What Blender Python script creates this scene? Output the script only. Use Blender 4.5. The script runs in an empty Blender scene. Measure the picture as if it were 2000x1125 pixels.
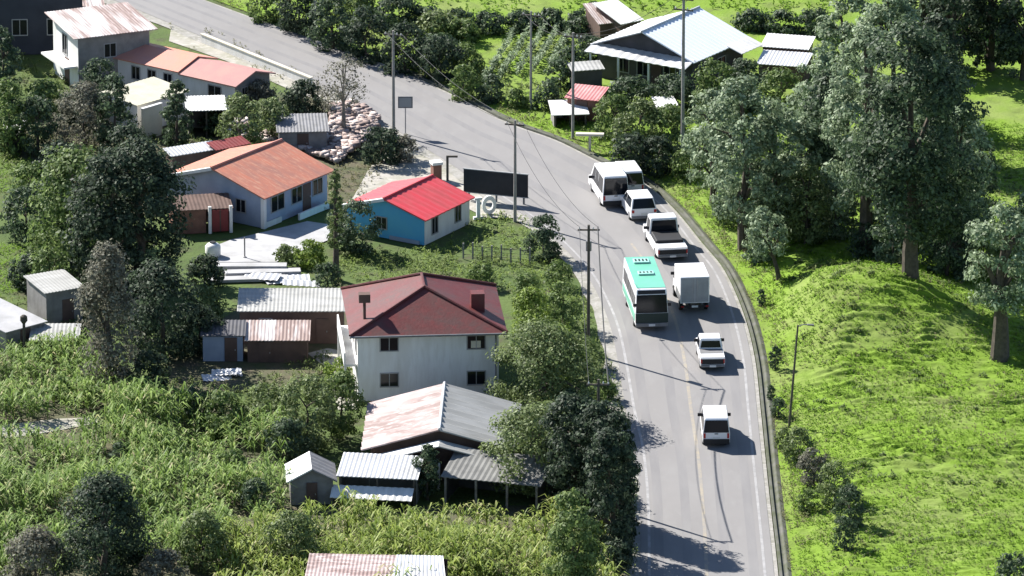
import bpy, math, random
import numpy as np
from mathutils import Vector, noise as mnoise

C = bpy.context.scene.collection
PI = math.pi
rad = math.radians

# ------------------------------------------------------------------ camera
ELEV = rad(18.0)
DIST = 500.0
FOCAL = 252.0
ce, se = math.cos(ELEV), math.sin(ELEV)
CAM = np.array([0.0, -DIST * ce, DIST * se])
cam_d = bpy.data.cameras.new('camera')
cam_d.sensor_width = 36.0
cam_d.lens = FOCAL
cam_d.clip_start = 5.0
cam_d.clip_end = 3000.0
cam = bpy.data.objects.new('camera', cam_d)
cam.location = CAM
cam.rotation_euler = (PI / 2 - ELEV, 0, 0)
C.objects.link(cam)
bpy.context.scene.camera = cam

K = 36.0 / FOCAL / 2000.0


def ray(px, py):
    x = (px - 1000.0) * K
    y = -(py - 562.5) * K
    return np.array([x, y * se + ce, y * ce - se])


def U(px, py, z=0.0):
    """where the sight line of a photo point meets the level z (world x, y)"""
    d = ray(px, py)
    t = (z - CAM[2]) / d[2]
    p = CAM + d * t
    return np.array([p[0], p[1]])


def S(y):
    """photo pixels per metre at world depth y"""
    return 1.0 / (K * (DIST + y * ce))


# ------------------------------------------------------------------ light
SUN_EL = rad(38.0)
tx, ty = 0.73, -0.68            # the way the light travels over the ground
world = bpy.data.worlds.new('World')
bpy.context.scene.world = world
world.use_nodes = True
nt = world.node_tree
nt.nodes.clear()
wo = nt.nodes.new('ShaderNodeOutputWorld')
bg = nt.nodes.new('ShaderNodeBackground')
sky = nt.nodes.new('ShaderNodeTexSky')
sky.sky_type = 'NISHITA'
sky.sun_disc = False
sky.sun_elevation = SUN_EL
sky.sun_rotation = math.atan2(-tx, -ty)
sky.altitude = 2000
bg.inputs['Strength'].default_value = 0.076
nt.links.new(sky.outputs[0], bg.inputs[0])
nt.links.new(bg.outputs[0], wo.inputs[0])
sl = bpy.data.lights.new('sun', 'SUN')
sl.energy = 5.0
sl.angle = rad(0.5)
sl.color = (1.0, 0.955, 0.89)
so = bpy.data.objects.new('sun', sl)
n_ = math.hypot(tx, ty)
so.rotation_euler = Vector((tx / n_ * math.cos(SUN_EL), ty / n_ * math.cos(SUN_EL), -math.sin(SUN_EL))).to_track_quat('-Z', 'Y').to_euler()
so.location = (0, 0, 60)
C.objects.link(so)
sc = bpy.context.scene
sc.view_settings.view_transform = 'Standard'
sc.view_settings.look = 'None'
sc.view_settings.gamma = 1.0
sc.view_settings.use_curve_mapping = False
sc.view_settings.exposure = 1.27
sc.render.engine = 'CYCLES'
sc.cycles.max_bounces = 5
sc.cycles.diffuse_bounces = 3
sc.cycles.glossy_bounces = 2
sc.cycles.transmission_bounces = 2


# ------------------------------------------------------------------ materials
MATS = {}


def mat(name, c1, c2=None, scale=1.0, rough=0.8, bump=0.0, bscale=8.0, c3=None, stretch=(1, 1, 1), metal=0.0, spec=0.3, detail=4.0, lo=0.35, hi=0.65, coat=0.0):
    """base colour c1 broken by noise patches of c2 (and finer ones of c3), with bump"""
    if name in MATS:
        return MATS[name]
    m = bpy.data.materials.new(name)
    m.use_nodes = True
    t = m.node_tree
    b = t.nodes['Principled BSDF']
    b.inputs['Roughness'].default_value = rough
    b.inputs['Metallic'].default_value = metal
    b.inputs['Specular IOR Level'].default_value = spec
    if coat:
        b.inputs['Coat Weight'].default_value = coat
    b.inputs['Base Color'].default_value = (*c1, 1)
    tc = t.nodes.new('ShaderNodeTexCoord')
    mp = t.nodes.new('ShaderNodeMapping')
    mp.inputs['Scale'].default_value = stretch
    t.links.new(tc.outputs['Object'], mp.inputs['Vector'])

    def nz(s, d=detail):
        n = t.nodes.new('ShaderNodeTexNoise')
        n.inputs['Scale'].default_value = s
        n.inputs['Detail'].default_value = d
        n.inputs['Roughness'].default_value = 0.6
        t.links.new(mp.outputs[0], n.inputs['Vector'])
        return n
    last = None
    if c2 is not None:
        n = nz(scale)
        r = t.nodes.new('ShaderNodeMapRange')
        r.inputs[1].default_value = lo
        r.inputs[2].default_value = hi
        t.links.new(n.outputs['Fac'], r.inputs[0])
        mx = t.nodes.new('ShaderNodeMix')
        mx.data_type = 'RGBA'
        mx.inputs[6].default_value = (*c1, 1)
        mx.inputs[7].default_value = (*c2, 1)
        t.links.new(r.outputs[0], mx.inputs[0])
        last = mx.outputs[2]
    if c3 is not None:
        n = nz(scale * 4.3)
        r = t.nodes.new('ShaderNodeMapRange')
        r.inputs[1].default_value = 0.5
        r.inputs[2].default_value = 0.7
        t.links.new(n.outputs['Fac'], r.inputs[0])
        mx = t.nodes.new('ShaderNodeMix')
        mx.data_type = 'RGBA'
        mx.inputs[7].default_value = (*c3, 1)
        if last is not None:
            t.links.new(last, mx.inputs[6])
        else:
            mx.inputs[6].default_value = (*c1, 1)
        t.links.new(r.outputs[0], mx.inputs[0])
        last = mx.outputs[2]
    if last is not None:
        t.links.new(last, b.inputs['Base Color'])
    if bump:
        n = nz(bscale, 6)
        bp = t.nodes.new('ShaderNodeBump')
        bp.inputs['Strength'].default_value = 1.0
        bp.inputs['Distance'].default_value = bump
        t.links.new(n.outputs['Fac'], bp.inputs['Height'])
        t.links.new(bp.outputs[0], b.inputs['Normal'])
    MATS[name] = m
    return m


def leaf_mat(name, a, b_, c, rough=0.55, spec=0.3, dry=None):
    """foliage: every leaf face has its own tint between a, b and c"""
    if name in MATS:
        return MATS[name]
    m = bpy.data.materials.new(name)
    m.use_nodes = True
    t = m.node_tree
    b = t.nodes['Principled BSDF']
    b.inputs['Roughness'].default_value = rough
    b.inputs['Specular IOR Level'].default_value = spec
    g = t.nodes.new('ShaderNodeNewGeometry')
    r = t.nodes.new('ShaderNodeValToRGB')
    e = r.color_ramp.elements
    e[0].position = 0.0
    e[0].color = (*a, 1)
    e[1].position = 1.0
    e[1].color = (*c, 1)
    k = e.new(0.55)
    k.color = (*b_, 1)
    if dry:
        k2 = e.new(0.9)
        k2.color = (*c, 1)
        e[len(e) - 1].color = (*dry, 1)
    t.links.new(g.outputs['Random Per Island'], r.inputs[0])
    t.links.new(r.outputs[0], b.inputs['Base Color'])
    if rough < .85:
        tl = t.nodes.new('ShaderNodeBsdfTranslucent')
        t.links.new(r.outputs[0], tl.inputs['Color'])
        ms = t.nodes.new('ShaderNodeMixShader')
        ms.inputs[0].default_value = .38
        t.links.new(b.outputs[0], ms.inputs[1])
        t.links.new(tl.outputs[0], ms.inputs[2])
        t.links.new(ms.outputs[0], t.nodes['Material Output'].inputs['Surface'])
    MATS[name] = m
    return m


M = {}
M['asphalt'] = mat('asphalt', (.222, .215, .211), (.198, .192, .190), 0.22, 0.9, .004, 30, c3=(.222, .217, .213), stretch=(1, .35, 1))
M['shoulder'] = mat('shoulder', (.29, .28, .26), (.21, .205, .175), 0.7, 0.95, .02, 9, c3=(.36, .345, .325))
M['concrete'] = mat('concrete', (.42, .42, .43), (.31, .31, .31), 0.6, 0.9, .01, 8)
M['ditch'] = mat('ditch', (.12, .12, .105), (.07, .08, .045), 0.8, 0.95, .02, 8)
M['yellowline'] = mat('worn_yellow_line', (.30, .265, .205), (.225, .215, .205), 1.6, 0.8)
M['whiteline'] = mat('worn_white_line', (.33, .325, .325), (.23, .228, .228), 1.1, 0.8)
M['ground'] = mat('ground', (.050, .085, .018), (.085, .125, .028), 0.12, 0.95, .08, 3.0, c3=(.06, .06, .03))
M['pasture'] = mat('pasture', (.138, .23, .015), (.168, .22, .05), 0.13, 0.95, .06, 4.0, c3=(.11, .155, .025), lo=.46, hi=.66)
M['soil'] = mat('soil', (.10, .085, .055), (.06, .075, .03), 0.8, 0.95, .05, 5)
M['dirt'] = mat('pale_dirt', (.36, .34, .31), (.25, .245, .19), 0.35, 0.95, .03, 6, c3=(.42, .40, .36))
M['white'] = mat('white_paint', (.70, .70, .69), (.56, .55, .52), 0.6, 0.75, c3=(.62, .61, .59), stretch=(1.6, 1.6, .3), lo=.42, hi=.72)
M['cream'] = mat('cream_paint', (.60, .56, .47), (.47, .44, .36), 0.7, 0.8)
M['greywall'] = mat('grey_render', (.40, .39, .36), (.31, .30, .28), 0.8, 0.85)
M['bluegrey'] = mat('bluegrey_paint', (.33, .38, .48), (.26, .31, .40), 0.7, 0.8)
M['blue'] = mat('blue_paint', (.085, .36, .62), (.11, .40, .60), 0.5, 0.7)
M['block'] = mat('concrete_block', (.26, .25, .24), (.18, .17, .165), 1.2, 0.9)
M['brick'] = mat('brick', (.23, .115, .085), (.17, .085, .065), 1.5, 0.9, .02, 12)
M['brownwall'] = mat('brown_wall', (.13, .085, .07), (.09, .06, .05), 1.0, 0.9)
M['darkwall'] = mat('dark_wall', (.085, .08, .085), (.06, .058, .06), 1.0, 0.9)
M['orange'] = mat('orange_tile', (.46, .17, .11), (.33, .155, .12), 0.7, 0.75, .02, 8, c3=(.48, .25, .17), stretch=(1.8, .4, 1), spec=.25)
M['pinktile'] = mat('pink_tile', (.50, .24, .20), (.58, .25, .165), 0.35, 0.75, .02, 8)
M['dullpink'] = mat('dull_pink_tile', (.36, .19, .18), (.42, .22, .19), 0.6, 0.75, .02, 8)
M['red'] = mat('red_sheet', (.58, .045, .06), (.42, .065, .065), 0.7, 0.5, c3=(.55, .08, .085), stretch=(1.6, .4, 1), spec=.4)
M['maroon'] = mat('maroon_sheet', (.125, .028, .028), (.10, .047, .044), 0.55, 0.55, .015, 5, c3=(.145, .038, .037), spec=.2)
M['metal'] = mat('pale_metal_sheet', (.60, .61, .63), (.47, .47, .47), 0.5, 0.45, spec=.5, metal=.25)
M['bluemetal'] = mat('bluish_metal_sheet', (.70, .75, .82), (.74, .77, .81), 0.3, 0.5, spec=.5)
M['rustmetal'] = mat('rusty_metal_sheet', (.56, .54, .535), (.25, .18, .16), 0.42, 0.6, c3=(.50, .41, .39), stretch=(2.0, .22, 1), lo=.40, hi=.54)
M['rustpink'] = mat('rusty_pink_sheet', (.40, .315, .30), (.24, .165, .15), 0.6, 0.6, c3=(.55, .47, .45), stretch=(.4, 1.5, 1), lo=.42, hi=.6)
M['fibrodark'] = mat('weathered_fibre_cement', (.20, .20, .19), (.13, .13, .125), 0.9, 0.9)
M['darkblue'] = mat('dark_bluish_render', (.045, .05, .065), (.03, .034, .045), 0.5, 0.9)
M['frontshade'] = mat('bus_front_shade', (.012, .03, .027), None, rough=.35)  # dark green with the shade of the bus front in it
M['worn'] = mat('worn_asphalt', (.180, .176, .178), (.208, .203, .202), 0.5, 0.9, stretch=(2, .3, 1))
M['patch'] = mat('asphalt_patch', (.15, .148, .15), (.175, .172, .172), 1.2, 0.9)
M['fibro'] = mat('fibre_cement_sheet', (.40, .40, .385), (.29, .29, .275), 0.8, 0.85, stretch=(.4, 1.5, 1))
M['creamroof'] = mat('cream_sheet', (.50, .48, .38), (.42, .40, .31), 0.8, 0.8)
M['darkroof'] = mat('dark_sheet', (.075, .075, .085), (.05, .05, .055), 0.8, 0.7)
M['glass'] = mat('dark_glass', (.010, .012, .016), None, rough=.08, spec=.25)
M['frame'] = mat('window_frame', (.30, .30, .30), None, rough=.6)
M['carwhite'] = mat('car_white', (.78, .78, .79), (.72, .72, .73), 1.5, .3, spec=.5, coat=.3)
M['busgreen'] = mat('bus_green', (.15, .45, .315), (.125, .395, .275), 0.8, .35, spec=.5)
M['busmint'] = mat('bus_mint', (.32, .60, .51), None, rough=.4)
M['doorshade'] = mat('door_shade_grey', (.36, .36, .37), (.28, .28, .29), 1.2, .5)  # box truck rear doors, greyed to hold their shade
M['tyre'] = mat('tyre', (.018, .018, .018), None, rough=.85)
M['rim'] = mat('rim', (.35, .35, .36), None, rough=.4, metal=.6)
M['blackplastic'] = mat('black_plastic', (.02, .02, .022), None, rough=.6)
M['lampred'] = mat('lamp_red', (.35, .015, .012), None, rough=.3)
M['lampclear'] = mat('lamp_clear', (.6, .6, .58), None, rough=.2)
M['grimgrey'] = mat('dull_grey_metal', (.20, .20, .21), (.15, .15, .15), 2.0, .6)
M['polewood'] = mat('pole_concrete', (.30, .29, .27), (.22, .21, .19), 1.2, .9)
M['poledark'] = mat('pole_weathered_wood', (.10, .09, .075), (.07, .06, .05), 1.2, .9)
M['wire'] = mat('cable_black', (.02, .02, .02), None, rough=.6)
M['bark'] = mat('bark', (.11, .09, .07), (.06, .05, .04), 3.0, .95, .02, 10)
M['palebark'] = mat('pale_bark', (.24, .22, .19), (.14, .125, .105), 3.0, .95, .02, 10)
M['billboard'] = mat('billboard_black', (.016, .017, .022), (.022, .022, .028), 2.0, .6)
M['rubble'] = leaf_mat('rubble', (.17, .125, .11), (.37, .29, .265), (.58, .52, .49), rough=.9)
M['whiteplastic'] = mat('white_plastic', (.72, .72, .70), (.6, .6, .58), 1.2, .5)
M['redpaint'] = mat('dark_red_paint', (.22, .035, .035), (.16, .03, .03), 1.2, .6)
M['pinkcloth'] = mat('faded_red_sheet', (.46, .17, .17), (.52, .27, .26), 0.8, .7)
L = {}
L['euc'] = leaf_mat('leaf_greygreen', (0.087, 0.126, 0.066), (0.188, 0.253, 0.142), (0.394, 0.48, 0.306), .6, .3)
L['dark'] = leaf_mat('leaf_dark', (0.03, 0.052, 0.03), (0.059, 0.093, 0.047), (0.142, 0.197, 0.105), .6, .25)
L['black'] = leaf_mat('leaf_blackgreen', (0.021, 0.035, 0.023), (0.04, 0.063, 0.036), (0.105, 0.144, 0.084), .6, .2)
L['green'] = leaf_mat('leaf_green', (0.057, 0.097, 0.029), (0.121, 0.182, 0.052), (0.23, 0.297, 0.104), .6, .25)
L['olive'] = leaf_mat('leaf_olive', (0.07, 0.101, 0.034), (0.14, 0.187, 0.065), (0.257, 0.322, 0.13), .6, .3)
L['bright'] = leaf_mat('leaf_bright', (0.094, 0.15, 0.022), (0.169, 0.247, 0.04), (0.275, 0.351, 0.083), .6, .25)
L['grey'] = leaf_mat('leaf_greybrown', (0.087, 0.083, 0.061), (0.153, 0.15, 0.114), (0.273, 0.275, 0.208), .7, .25)
L['corn'] = leaf_mat('leaf_corn', (0.081, 0.146, 0.025), (0.16, 0.249, 0.051), (0.3, 0.408, 0.115), .6, .3, dry=(.40, .36, .20))
L['corn2'] = leaf_mat('leaf_corn_yellow', (0.106, 0.168, 0.024), (0.207, 0.274, 0.047), (0.357, 0.424, 0.109), .6, .3, dry=(.40, .36, .20))
L['grass'] = leaf_mat('leaf_grass', (0.125, 0.233, 0.012), (0.168, 0.295, 0.017), (0.217, 0.356, 0.035), .7, .2)
L['weed'] = leaf_mat('leaf_weed', (0.066, 0.1, 0.024), (0.126, 0.175, 0.044), (0.216, 0.263, 0.088), .65, .2)
L['dry'] = leaf_mat('leaf_dry', (.11, .11, .045), (.17, .175, .075), (.24, .235, .12), .7, .2)


# ------------------------------------------------------------------ mesh builder
class MB:
    def __init__(s):
        s.v = []
        s.f = []
        s.m = []
        s.mi = 0

    def add(s, pts, faces):
        o = len(s.v)
        s.v += [tuple(float(q) for q in p) for p in pts]
        for f in faces:
            s.f.append(tuple(o + i for i in f))
            s.m.append(s.mi)
        return s

    def poly(s, pts):
        return s.add(pts, [tuple(range(len(pts)))])

    def box(s, x0, x1, y0, y1, z0, z1):
        p = [(x0, y0, z0), (x1, y0, z0), (x1, y1, z0), (x0, y1, z0), (x0, y0, z1), (x1, y0, z1), (x1, y1, z1), (x0, y1, z1)]
        return s.add(p, [(3, 2, 1, 0), (4, 5, 6, 7), (0, 1, 5, 4), (1, 2, 6, 5), (2, 3, 7, 6), (3, 0, 4, 7)])

    def prism(s, poly, z0, z1):
        n = len(poly)
        p = [(a, b, z0) for a, b in poly] + [(a, b, z1) for a, b in poly]
        f = [tuple(range(n - 1, -1, -1)), tuple(range(n, 2 * n))]
        f += [(i, (i + 1) % n, n + (i + 1) % n, n + i) for i in range(n)]
        return s.add(p, f)

    def tube(s, pts, r, n=7, cap=True):
        pts = [Vector(p) for p in pts]
        if not hasattr(r, '__len__'):
            r = [r] * len(pts)
        ring = []
        for i, p in enumerate(pts):
            d = (pts[min(i + 1, len(pts) - 1)] - pts[max(i - 1, 0)]).normalized()
            a = d.orthogonal().normalized() if abs(d.z) < .99 else Vector((1, 0, 0))
            if abs(d.z) < .99:
                a = d.cross(Vector((0, 0, 1))).normalized()
            b = d.cross(a)
            for k in range(n):
                t = 2 * PI * k / n
                ring.append(p + (a * math.cos(t) + b * math.sin(t)) * r[i])
        f = []
        for i in range(len(pts) - 1):
            for k in range(n):
                f.append((i * n + k, i * n + (k + 1) % n, (i + 1) * n + (k + 1) % n, (i + 1) * n + k))
        if cap:
            f.append(tuple(range(n - 1, -1, -1)))
            f.append(tuple(range((len(pts) - 1) * n, len(pts) * n)))
        return s.add(ring, f)

    def sheet(s, a, b, c, d, waves=0, amp=0.03, thick=0.05, rows=1):
        """roof slab a-b (eave) c-d (ridge, c over b, d over a); corrugation runs from eave to ridge"""
        a, b, c, d = (Vector(p) for p in (a, b, c, d))
        nn = (b - a).cross(d - a).normalized()
        if nn.z < 0:
            nn = -nn
        k = max(1, waves * 4)
        top = []
        bot = []
        for j in range(rows + 1):
            t = j / rows
            for i in range(k + 1):
                u = i / k
                p = (a * (1 - u) + b * u) * (1 - t) + (d * (1 - u) + c * u) * t
                w = amp * math.sin(2 * PI * waves * u) if waves else 0
                top.append(p + nn * w)
                bot.append(p + nn * (w - thick))
        n = len(top)
        f = []
        W = k + 1
        for j in range(rows):
            for i in range(k):
                q = (j * W + i, j * W + i + 1, (j + 1) * W + i + 1, (j + 1) * W + i)
                f.append(q)
                f.append(tuple(n + x for x in reversed(q)))
        for i in range(k):
            f.append((i + 1, i, n + i, n + i + 1))
            o = rows * W
            f.append((o + i, o + i + 1, n + o + i + 1, n + o + i))
        for j in range(rows):
            f.append((j * W, (j + 1) * W, n + (j + 1) * W, n + j * W))
            f.append(((j + 1) * W + k, j * W + k, n + j * W + k, n + (j + 1) * W + k))
        return s.add(top + bot, f)

    def build(s, name, m, parent=None, smooth=False, bevel=0.0):
        me = bpy.data.meshes.new(name)
        me.from_pydata(s.v, [], s.f)
        ms = m if isinstance(m, (list, tuple)) else [m]
        for x in ms:
            me.materials.append(x)
        if len(ms) > 1:
            me.polygons.foreach_set('material_index', s.m)
        if smooth:
            me.polygons.foreach_set('use_smooth', [True] * len(s.f))
        me.update()
        o = bpy.data.objects.new(name, me)
        C.objects.link(o)
        if parent is not None:
            o.parent = parent
        if bevel:
            bv = o.modifiers.new('bevel', 'BEVEL')
            bv.width = bevel
            bv.segments = 2
            bv.limit_method = 'ANGLE'
            bv.angle_limit = rad(40)
        return o


def tag(o, label, cat, group=None):
    o['label'] = label
    o['category'] = cat
    if group:
        o['group'] = group
    return o


def thing(name, label, cat, loc=(0, 0, 0), rotz=0.0, group=None):
    o = bpy.data.objects.new(name, None)
    o.empty_display_size = 0.3
    C.objects.link(o)
    o.location = loc
    o.rotation_euler = (0, 0, rotz)
    return tag(o, label, cat, group)


def struct(o):
    o['kind'] = 'structure'
    return o


def copy_tree(o, parent=None):
    c = o.copy()
    C.objects.link(c)
    c.parent = parent
    for ch in list(o.children):
        copy_tree(ch, c)
    return c


def np_mesh(name, v, f, m, parent=None, smooth=False):
    """v (n,3), f (k,4) arrays"""
    me = bpy.data.meshes.new(name)
    me.vertices.add(len(v))
    me.vertices.foreach_set('co', np.asarray(v, dtype=np.float32).ravel())
    k = f.shape[1]
    me.loops.add(f.size)
    me.loops.foreach_set('vertex_index', np.asarray(f, dtype=np.int32).ravel())
    me.polygons.add(len(f))
    me.polygons.foreach_set('loop_start', np.arange(0, f.size, k, dtype=np.int32))
    me.update(calc_edges=True)
    if smooth:
        me.polygons.foreach_set('use_smooth', np.ones(len(f), dtype=bool))
    me.materials.append(m)
    o = bpy.data.objects.new(name, me)
    C.objects.link(o)
    if parent is not None:
        o.parent = parent
    return o


def vnoise(x, y, seed=0):
    """smooth value noise, arrays in, 0..1 out"""
    xi = np.floor(x).astype(np.int64)
    yi = np.floor(y).astype(np.int64)
    xf = x - xi
    yf = y - yi

    def h(a, b):
        n = (a * 374761393 + b * 668265263 + seed * 974634777) & 0xffffffff
        n = ((n ^ (n >> 13)) * 1274126177) & 0xffffffff
        return ((n ^ (n >> 16)) & 0xffff) / 65535.0
    u = xf * xf * (3 - 2 * xf)
    w = yf * yf * (3 - 2 * yf)
    return (h(xi, yi) * (1 - u) + h(xi + 1, yi) * u) * (1 - w) + (h(xi, yi + 1) * (1 - u) + h(xi + 1, yi + 1) * u) * w


def inpoly(x, y, poly):
    r = np.zeros(len(x), dtype=bool)
    n = len(poly)
    j = n - 1
    for i in range(n):
        xi, yi = poly[i]
        xj, yj = poly[j]
        c = ((yi > y) != (yj > y)) & (x < (xj - xi) * (y - yi) / (yj - yi + 1e-12) + xi)
        r ^= c
        j = i
    return r


# ------------------------------------------------------------------ road line (photo points of both edges)
XS = [((-180, -165), (10, -175)), ((-40, -110), (130, -110)), ((100, -48), (265, -48)), ((225, 3), (385, -4)), ((350, 55), (505, 40)), ((480, 110), (635, 86)),
      ((610, 165), (765, 133)), ((735, 233), (885, 187)), ((815, 283), (990, 240)), ((890, 330), (1085, 275)), ((965, 385), (1172, 318)),
      ((1040, 435), (1248, 352)), ((1100, 487), (1312, 407)), ((1140, 535), (1368, 475)), ((1168, 585), (1412, 530)), ((1190, 645), (1448, 612)),
      ((1205, 720), (1470, 700)), ((1218, 800), (1481, 800)), ((1236, 880), (1491, 900)), ((1244, 960), (1500, 985)), ((1246, 1050), (1509, 1065)),
      ((1245, 1140), (1517, 1140)), ((1240, 1300), (1535, 1300)), ((1235, 1480), (1555, 1480))]


def catmull(P, k=6):
    P = np.array(P)
    out = []
    n = len(P)
    for i in range(n - 1):
        p0, p1, p2, p3 = P[max(i - 1, 0)], P[i], P[i + 1], P[min(i + 2, n - 1)]
        for j in range(k):
            t = j / k
            out.append(.5 * (2 * p1 + (p2 - p0) * t + (2 * p0 - 5 * p1 + 4 * p2 - p3) * t * t + (3 * p1 - p0 - 3 * p2 + p3) * t ** 3))
    out.append(P[-1])
    return np.array(out)


RL = catmull([U(*a) for a, b in XS])
RR = catmull([U(*b) for a, b in XS])


def edge_x(y):
    """x of the right road edge at world depth y"""
    o = np.argsort(RR[:, 1])
    return np.interp(y, RR[o, 1], RR[o, 0])


def left_x(y):
    o = np.argsort(RL[:, 1])
    return np.interp(y, RL[o, 1], RL[o, 0])


MOUND = U(1690, 620)
MOUND2 = U(1900, 900)


def H0(x, y):
    """broad relief of the pasture right of the road"""
    x = np.asarray(x, dtype=float)
    y = np.asarray(y, dtype=float)
    d = x - edge_x(y) - 0.9
    s = np.clip(d / 5.0, 0, 1)
    s = s * s * (3 - 2 * s)
    h = 2.7 * np.exp(-((x - MOUND[0]) / 6.5) ** 2 - ((y - MOUND[1]) / 7.5) ** 2)
    h += 0.5 * np.exp(-((x - MOUND2[0]) / 6.0) ** 2 - ((y - MOUND2[1]) / 8.0) ** 2)
    h += 0.5 * vnoise(x * .12, y * .10, 3)
    return s * h * (y < 30) + 0


def G(px, py):
    """ground point under a photo pixel: (x, y, z)"""
    z = 0.0
    for _ in range(12):
        p = U(px, py, z)
        z = .5 * z + .5 * float(H0(p[0], p[1]))
    return (p[0], p[1], z)
# ------------------------------------------------------------------ ground, road, yards
gm = MB()
gm.poly([(-900, -420, -.06), (900, -420, -.06), (900, 1500, -.06), (-900, 1500, -.06)])
struct(gm.build('ground', M['ground']))


def ribbon(name, A, B, z, m, n=1, zs=None):
    mb = MB()
    k = len(A)
    for i in range(k - 1):
        mb.poly([(A[i][0], A[i][1], z), (B[i][0], B[i][1], z), (B[i + 1][0], B[i + 1][1], z), (A[i + 1][0], A[i + 1][1], z)])
    return struct(mb.build(name, m))


Wd = (RR - RL)
Wn = Wd / np.linalg.norm(Wd, axis=1)[:, None]
wob = np.array([.35 + .5 * vnoise(np.array([i * .55]), np.array([3.3]), 8)[0] for i in range(len(RL))])[:, None]
ribbon('road_shoulder', RL - Wn * (0.25 + wob), RR + Wn * 0.16, 0.0, M['shoulder'])
ribbon('road', RL + Wn * .15, RR - Wn * .1, 0.02, M['asphalt'])
sel = slice(75, None)
mid = RL * .5 + RR * .5
ribbon('road_centre_line', (mid - Wn * .11)[sel], (mid + Wn * .11)[sel], 0.026, M['yellowline'])
sel = slice(60, None)
ribbon('road_edge_line', (RR - Wn * .75)[sel], (RR - Wn * .58)[sel], 0.026, M['whiteline'])
ribbon('road_edge_line', (RL + Wn * .62)[sel], (RL + Wn * .80)[sel], 0.026, M['whiteline'])
for q in (.12, .33, .60, .81):
    ribbon('wheel_track', (RL + Wd * q)[6:], (RL + Wd * (q + .07))[6:], 0.0235, M['worn'])
# roadside drain: low kerb and a shallow concrete channel on the outside of the bend
mb = MB()
prof = [(.22, .0), (.24, .12), (.40, .12), (.46, -.02), (.62, -.03), (.74, .07), (.80, .07), (1.06, -.05)]
rows = []
for i in range(len(RR)):
    for d, z in prof:
        p = RR[i] + Wn[i] * d
        rows.append((p[0], p[1], z))
W_ = len(prof)
mb.add(rows, [(i * W_ + j, i * W_ + j + 1, (i + 1) * W_ + j + 1, (i + 1) * W_ + j) for i in range(36, len(RR) - 1) for j in range(W_ - 1)])
struct(mb.build('roadside_drain', M['ditch'], smooth=False))

# pasture: one sheet right of the road, terraced by grazing
ys = np.concatenate([np.arange(-95, -72, 0.8), np.arange(-72, 36, 0.10), np.arange(36, 190, 1.0)])
nx = 180
ex = edge_x(ys) + 1.0
tt = np.linspace(0, 1, nx) ** 1.15
X = ex[:, None] + tt[None, :] * (np.maximum(48 - ex, 50))[:, None]
Y = np.repeat(ys[:, None], nx, 1)


def Hd(X, Y):
    h = H0(X, Y)
    d = X - edge_x(Y) - 1.0
    s = np.clip((d - 1.6) / 3.5, 0, 1)
    w = Y / 1.05 + 3.0 * vnoise(X * .16, Y * .13, 11) + 1.3 * vnoise(X * .5, Y * .4, 12) + .08 * X
    fr = w - np.floor(w)
    step = np.where(fr < .30, fr / .30, (1 - fr) / .70)       # steep riser towards the camera
    step = step * step * (3 - 2 * step)
    msk = (.35 + .65 * np.clip((vnoise(X * .2, Y * .16, 21) - .4) * 4, 0, 1)) * np.clip((vnoise(X * .85, Y * 1.0, 25) - .38) * 3.5, 0, 1)
    h = h + s * msk * step * .24
    h = h + np.clip(d / 2, 0, 1) * (.13 * vnoise(X * 2.0, Y * 2.0, 31) + .09 * vnoise(X * 4.2, Y * 4.2, 32))
    return h


Z = Hd(X, Y)
v = np.stack([X, Y, Z], -1).reshape(-1, 3)
ny = len(ys)
ii = (np.arange(ny - 1)[:, None] * nx + np.arange(nx - 1)[None, :]).ravel()
f = np.stack([ii, ii + 1, ii + nx + 1, ii + nx], 1)
struct(np_mesh('pasture', v, f, M['pasture'], smooth=True))


def pxpoly(pts, z=0.0):
    return [tuple(U(a, b, z)) for a, b in pts]


def flat(name, pts, z, m, kind='structure'):
    mb = MB()
    mb.poly([(a, b, z) for a, b in pxpoly(pts)])
    o = mb.build(name, m)
    o['kind'] = kind
    return o


flat('yard', [(408, 512), (405, 486), (452, 468), (520, 452), (600, 432), (640, 438), (648, 466), (600, 486), (556, 500), (540, 512)], .012, M['concrete'])
flat('roadside_pavement', [(335, 50), (600, 163), (742, 240), (690, 222), (560, 172), (440, 118), (330, 80)], -.006, M['dirt'])
flat('dirt_lot', [(640, 420), (690, 385), (720, 330), (760, 282), (815, 290), (900, 335), (985, 395), (1010, 425), (950, 425), (900, 400), (840, 360), (760, 395)], -.012, M['dirt'])
flat('driveway', [(700, 800), (690, 690), (640, 680), (600, 690), (640, 720), (660, 800)], .008, M['dirt'])
flat('soil_patch', [(-60, 680), (230, 690), (240, 770), (580, 800), (560, 960), (620, 990), (1140, 985), (1235, 1300), (-80, 1300)], -.03, M['soil'])
flat('yard_earth', [(330, 690), (470, 600), (690, 590), (690, 700), (560, 760), (330, 770)], .004, M['soil'])
flat('hillside_lane', [(-10, 858), (-10, 832), (110, 818), (190, 815), (190, 826), (120, 840), (60, 850)], .012, M['dirt'])
flat('house_terrace', [(10, 290), (60, 190), (240, 170), (420, 220), (640, 170), (735, 240), (760, 300), (700, 400), (640, 410), (520, 330), (330, 330), (320, 420), (250, 420)], -.02, M['soil'])
flat('house_yard', [(1130, 190), (1180, 130), (1480, 110), (1500, 160), (1400, 215), (1240, 225)], .03, M['soil'])
# ------------------------------------------------------------------ buildings


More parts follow.
